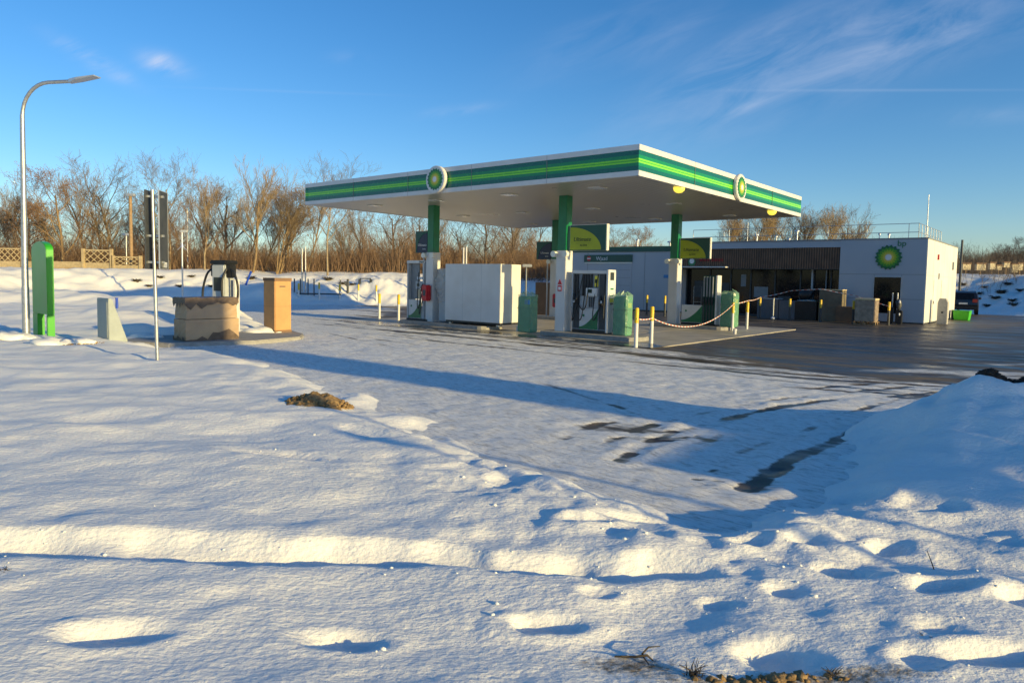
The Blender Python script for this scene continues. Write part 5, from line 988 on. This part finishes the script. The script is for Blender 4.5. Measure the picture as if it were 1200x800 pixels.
# ------------------------------------------------------------------ earth showing through, twigs, grass in front
def earth(name, label, c, rx, ry, h, seed, mt, n=120, ang=0.):
    rr = random.Random(seed); b = MB(); N_ = 44; vs = []; fs_ = []
    W_, U_ = np.meshgrid(np.linspace(-1, 1, N_+1), np.linspace(-1, 1, N_+1), indexing='ij'); rr_ = np.hypot(U_, W_); x, y = U_*rx, W_*ry
    xx = c[0]+x*math.cos(ang)-y*math.sin(ang); yy = c[1]+x*math.sin(ang)+y*math.cos(ang); nz = fbm(xx*7+seed, yy*7, 4); e = np.maximum(0, 1-(rr_*(1+.3*nz))**2)
    zz = H(xx.ravel(), yy.ravel()).reshape(xx.shape)-.035+h*e**.7*(1+.35*nz)+.012*nz*(e > 0); vs = list(zip(xx.ravel().tolist(), yy.ravel().tolist(), zz.ravel().tolist()))
    for j_ in range(N_):
        for i in range(N_): q = j_*(N_+1)+i; fs_.append((q, q+1, q+N_+2, q+N_+1))
    b.add(vs, fs_, 0, True)
    for _ in range(n):
        a_ = rr.uniform(0, 6.28); q = math.sqrt(rr.random())*.85; x, y = math.cos(a_)*q*rx, math.sin(a_)*q*ry; xx, yy = c[0]+x*math.cos(ang)-y*math.sin(ang), c[1]+x*math.sin(ang)+y*math.cos(ang); s_ = rr.uniform(.008, .03)
        b.blob((xx, yy, Hs(xx, yy)-.03+h*(max(0, 1-q*q)**.7)), s_, rr.randint(0, 999), .5, 1, (1, 1, .7))
    o = b.build(name, M[mt]); tag(o, label, 'soil', kind='stuff'); return o
p = hit(375, 474, 6, 16); earth('soil_mound', 'bare brown soil mound breaking through the snow field', p, .52, .3, .13, 3, 'soil', 160, -.2)
for i, (cx, cy, rx, ry, h, ang) in enumerate(((5.52, 8.02, .20, .12, .11, -.3), (5.86, 7.90, .22, .11, .09, -.35))):
    earth('soil_crest', ['dark soil clods on the crest of the snow heap', 'dark soil clods lower down the crest of the snow heap'][i], (cx, cy), rx, ry, h, 5+i, 'dsoil', 110, ang)
p = hit(905, 797, 2, 5); earth('soil_patch', 'thin strip of soil and dead grass at the bottom edge of the snow', p, .42, .07, .03, 8, 'soil', 120, .02)
p = hit(82, 403, 10, 25); earth('soil_specks', 'scattered soil and dug snow at the foot of the green board', p, .9, .22, .05, 11, 'soil', 150, .1)
def twig_obj(name, label, X_, Y_, sticks, cat='twig', z=-.02, d0=2):
    p = hit(X_, Y_, d0, d0+12); b = MB()
    for pts, r in sticks: b.tube(pts, r, 5, 0, False)
    o = b.build(name, M['twig'], loc=(p[0], p[1], p[2]+z)); tag(o, label, cat); return o
twig_obj('standing_twig', 'thin dark twig standing upright in the snow at the right', 1092, 666, [([(.03, 0, -.03), (0, 0, .05), (-.035, 0, .13)], [.004, .0035, .002])])
twig_obj('fallen_branch', 'small dark branched twig lying on the snow near the bottom edge', 752, 772, [([(-.12, .02, .02), (-.03, 0, .03), (.02, -.02, .05), (.05, -.01, .02)], [.004, .006, .006, .003]), ([(0, -.01, .05), (.04, .05, .05), (.1, .08, .04)], [.005, .004, .002]), ([(.0, 0, .04), (.02, -.06, .03)], [.005, .003]), ([(-.06, 0, .03), (-.1, -.03, .05)], [.004, .002])])
rr = random.Random(2)
def tuft(label, X_, Y_, n, s_):
    st_k = []
    for _ in range(n):
        a_ = rr.uniform(0, 6.28); l = rr.uniform(.4, 1)*s_; q = rr.uniform(.3, 1.3); x0_, y0_ = rr.gauss(0, .15)*s_, rr.gauss(0, .1)*s_; st_k.append(([(x0_, y0_, -.01), (x0_+math.cos(a_)*l*q*.4, y0_+math.sin(a_)*l*q*.4, l*.6), (x0_+math.cos(a_)*l*q, y0_+math.sin(a_)*l*q, l*.8)], [.0025, .002, .001]))
    return twig_obj('grass_tuft', label, X_, Y_, st_k, 'grass tuft')
tuft('dry grass tuft at the bottom edge below the small fallen branch', 812, 792, 34, .09); tuft('dry grass tuft right of the soil strip at the bottom edge', 975, 792, 26, .06); tuft('dry grass sprigs at the left edge of the plough track', 8, 668, 14, .05); tuft('dry grass poking through beside the lower right footprint', 1085, 745, 10, .04)

# snow lumps around the left posts and the island
for i, (X_, Y_, s_, lb) in enumerate(((62, 404, .28, 'lump of dug snow at the foot of the green board'), (95, 402, .2, 'lump of dug snow between green board and grey wedge cabinet'), (10, 396, .25, 'lump of dug snow left of the street lamp'), (160, 399, .3, 'long lump of snow between grey wedge cabinet and traffic sign'), (345, 395, .22, 'lump of snow at the tip of the kerb island'), (300, 392, .35, 'snow lying on the kerb island before the cardboard box'))):
    p = hit(X_, Y_, 10, 26); b = MB(); b.blob((0, 0, 0), s_, 40+i, .45, 3, (1.9, 1.1, .55)); b.blob((s_*1.3, .1, -.02), s_*.6, 50+i, .45, 3, (1.4, 1, .5)); b.blob((-s_*1.2, -.05, -.02), s_*.55, 60+i, .45, 3, (1.4, 1, .5)); o = b.build('snow_lump', M['snow'], loc=p); tag(o, lb, 'snow lump', 'lumps of dug snow')

def crumbs():
    g = np.random.default_rng(4); b = MB(); P_ = []
    for fx, fy, a_, b_, an, dp in FOOT:
        for _ in range(3): th = g.uniform(0, 6.28); q = g.uniform(.9, 1.7); P_.append((fx+math.cos(th)*q*a_, fy+math.sin(th)*q*b_*1.3))
    for _ in range(60): P_.append((g.uniform(-3.6, 1.1), 4.0+g.normal(0, .12)+.25*(g.random() < .4)))
    for _ in range(60): P_.append((g.normal(1.6, 1.3), g.normal(4.9, .9)))
    for _ in range(40): t_ = g.random(); P_.append((-4.5+t_*5.2+g.normal(0, .3), 13.5-t_*6.6+g.normal(0, .5)))
    P_ = np.array(P_); z = H(P_[:, 0], P_[:, 1])
    for k, (p, zz) in enumerate(zip(P_, z)):
        if p[1] < 2.6: continue
        s_ = float(g.gamma(2.0, .0022))+.002; b.blob((p[0], p[1], zz+s_*.25), s_*(1+.12*max(0, p[1]-5)), k, .5, 1, (1.3, 1, .7))
    o = b.build('snow_crumbs', M['snow']); tag(o, 'loose crumbs of frozen snow around the footprints and the plough track', 'snow crumbs', kind='stuff')
crumbs()
# ------------------------------------------------------------------ beyond the right edge: the price totem and posts whose shadows cross the snow
t = thing('price_totem', 'tall narrow white and green totem beyond the right edge', 'sign', (16.85, -1.65, .0), R(-38)+R(90))
MB().box(-.80, .80, -.15, .15, 0, 7.6).build('totem_body', M['white'], t, bevel=.03); MB().box(-.80, .80, -.158, -.1501, 5.6, 7.5).build('totem_head', M['green'], t); MB().box(-.7, .7, -.158, -.1501, 1.2, 5.2).build('totem_panel', M['dgreen'], t)
for i, (x, y, h) in enumerate(((9.3, -.35, 3.4), (9.0, -.95, 3.0))):
    t = thing('sign_post', ['bare steel post beyond the right edge, taller one', 'bare steel post beyond the right edge, shorter one'][i], 'post', (x, y, 0), 0); b = MB(); b.tube([(0, 0, 0), (0, 0, h)], .035, 10); b.build('post', M['steel'], t); MB().box(-.15, .15, -.01, .01, h-.25, h-.02).build('plate', M['dark'], t)

t = thing('shadow_board', 'low wide board on two posts, added beyond the right edge to shade the snow', 'sign', (13.6, -1.4, 0), R(-38)+R(90))  # unseen board, added for the shade it casts beside the heap
MB().box(-1.0, 1.0, -.03, .03, 2.6, 3.05).build('board', M['dark'], t)
for x in (-.8, .8): b = MB(); b.tube([(x, .06, 0), (x, .06, 3.0)], .03, 8); b.build('post', M['steel'], t)
# ================================================================== LIGHT
SUN_H, SUN_E = R(-38), R(11.5)
w = bpy.data.worlds.new('World'); scn.world = w; w.use_nodes = True; N, L = w.node_tree.nodes, w.node_tree.links
bg = N['Background']; sky = N.new('ShaderNodeTexSky'); sky.sky_type = 'NISHITA'; sky.sun_disc = False; sky.sun_elevation = SUN_E; sky.sun_rotation = R(90)-SUN_H
sky.air_density = 1.0; sky.dust_density = .3; sky.ozone_density = 3.2; sky.altitude = 0
hs = N.new('ShaderNodeHueSaturation'); hs.inputs['Saturation'].default_value = 1.22; L.new(sky.outputs[0], hs.inputs['Color'])
tint = N.new('ShaderNodeMix'); tint.data_type = 'RGBA'; tint.blend_type = 'MULTIPLY'; tint.inputs['Factor'].default_value = 1; tint.inputs['B'].default_value = (.96, .99, 1.10, 1); L.new(hs.outputs[0], tint.inputs['A'])
# thin cirrus and a contrail, placed by direction
tc = N.new('ShaderNodeTexCoord'); sx = N.new('ShaderNodeSeparateXYZ'); L.new(tc.outputs['Generated'], sx.inputs[0])
def math_(op, a, b=None, c=None):
    n = N.new('ShaderNodeMath'); n.operation = op
    for i, v in enumerate((a, b, c)):
        if v is None: continue
        if isinstance(v, (int, float)): n.inputs[i].default_value = v
        else: L.new(v, n.inputs[i])
    return n.outputs[0]
zc = math_('MAXIMUM', sx.outputs['Z'], .02); yc = math_('MAXIMUM', sx.outputs['Y'], .05)
U = math_('DIVIDE', sx.outputs['X'], yc); Vv = math_('DIVIDE', sx.outputs['Z'], yc)      # tangent-plane direction
cmb = N.new('ShaderNodeCombineXYZ'); L.new(U, cmb.inputs[0]); L.new(Vv, cmb.inputs[1])
mp = N.new('ShaderNodeMapping'); mr_ = N.new('ShaderNodeMapping'); mr_.inputs['Rotation'].default_value = (0, 0, R(-24)); L.new(cmb.outputs[0], mr_.inputs['Vector']); mp.inputs['Scale'].default_value = (2.6, 10, 1); L.new(mr_.outputs[0], mp.inputs['Vector'])
nz = N.new('ShaderNodeTexNoise'); nz.inputs['Scale'].default_value = 2.4; nz.inputs['Detail'].default_value = 9; nz.inputs['Roughness'].default_value = .62; nz.inputs['Distortion'].default_value = .5; L.new(mp.outputs[0], nz.inputs['Vector'])
def spot(X_, Y_, rx, ry, ang, amp):
    d = ray(X_, Y_); u0, v0 = d[0]/d[1], d[2]/d[1]; ca, sa = math.cos(R(ang)), math.sin(R(ang)); du = math_('SUBTRACT', U, u0); dv = math_('SUBTRACT', Vv, v0)
    a = math_('DIVIDE', math_('ADD', math_('MULTIPLY', du, ca), math_('MULTIPLY', dv, sa)), rx/F); b = math_('DIVIDE', math_('SUBTRACT', math_('MULTIPLY', dv, ca), math_('MULTIPLY', du, sa)), ry/F)
    return math_('MULTIPLY', math_('POWER', 2.718, math_('MULTIPLY', math_('ADD', math_('MULTIPLY', a, a), math_('MULTIPLY', b, b)), -1)), amp)
tot = None
for sp_ in ((960, 70, 210, 46, 24, .9), (860, 65, 90, 20, 30, .8), (1100, 40, 140, 30, 15, .75), (700, 45, 90, 26, 25, .45), (785, 45, 60, 16, 30, .5), (870, 126, 30, 7, 14, .9), (192, 75, 24, 10, -15, 3.6), (108, 70, 44, 9, -28, 2.0), (540, 130, 36, 6, 8, 1.1), (410, 68, 20, 7, 0, .5), (1180, 135, 70, 10, 5, .5)):
    s_ = spot(*sp_); tot = s_ if tot is None else math_('ADD', tot, s_)
nm = N.new('ShaderNodeMapRange'); nm.inputs[1].default_value = .34; nm.inputs[2].default_value = .80; L.new(nz.outputs['Fac'], nm.inputs[0])
den = math_('MULTIPLY', tot, nm.outputs[0])
c1 = spot(1030, 106, 150, 1.6, 1.2, .10); c2 = spot(330, 107, 110, 1.6, -1, .05)
den = math_('MINIMUM', math_('ADD', math_('ADD', math_('MULTIPLY', den, .34), c1), c2), .8)
mx = N.new('ShaderNodeMix'); mx.data_type = 'RGBA'; mx.inputs['B'].default_value = (4.2, 4.5, 5.4, 1); L.new(den, mx.inputs['Factor']); L.new(tint.outputs['Result'], mx.inputs['A']); L.new(mx.outputs['Result'], bg.inputs['Color']); bg.inputs['Strength'].default_value = .135
sd = bpy.data.lights.new('sun', 'SUN'); so = bpy.data.objects.new('sun', sd); COL.objects.link(so); sd.energy = 5.0; sd.angle = R(.6); sd.color = (1.0, .77, .33)
dirv = Vector((math.cos(SUN_E)*math.cos(SUN_H), math.cos(SUN_E)*math.sin(SUN_H), math.sin(SUN_E))); so.rotation_euler = dirv.to_track_quat('Z', 'Y').to_euler(); so.location = dirv*60
scn.view_settings.view_transform = 'Standard'; scn.view_settings.look = 'None'; scn.view_settings.gamma = 1; scn.view_settings.exposure = .33
scn.cycles.max_bounces = 6; scn.cycles.diffuse_bounces = 3; scn.cycles.transparent_max_bounces = 8; scn.cycles.use_denoising = True
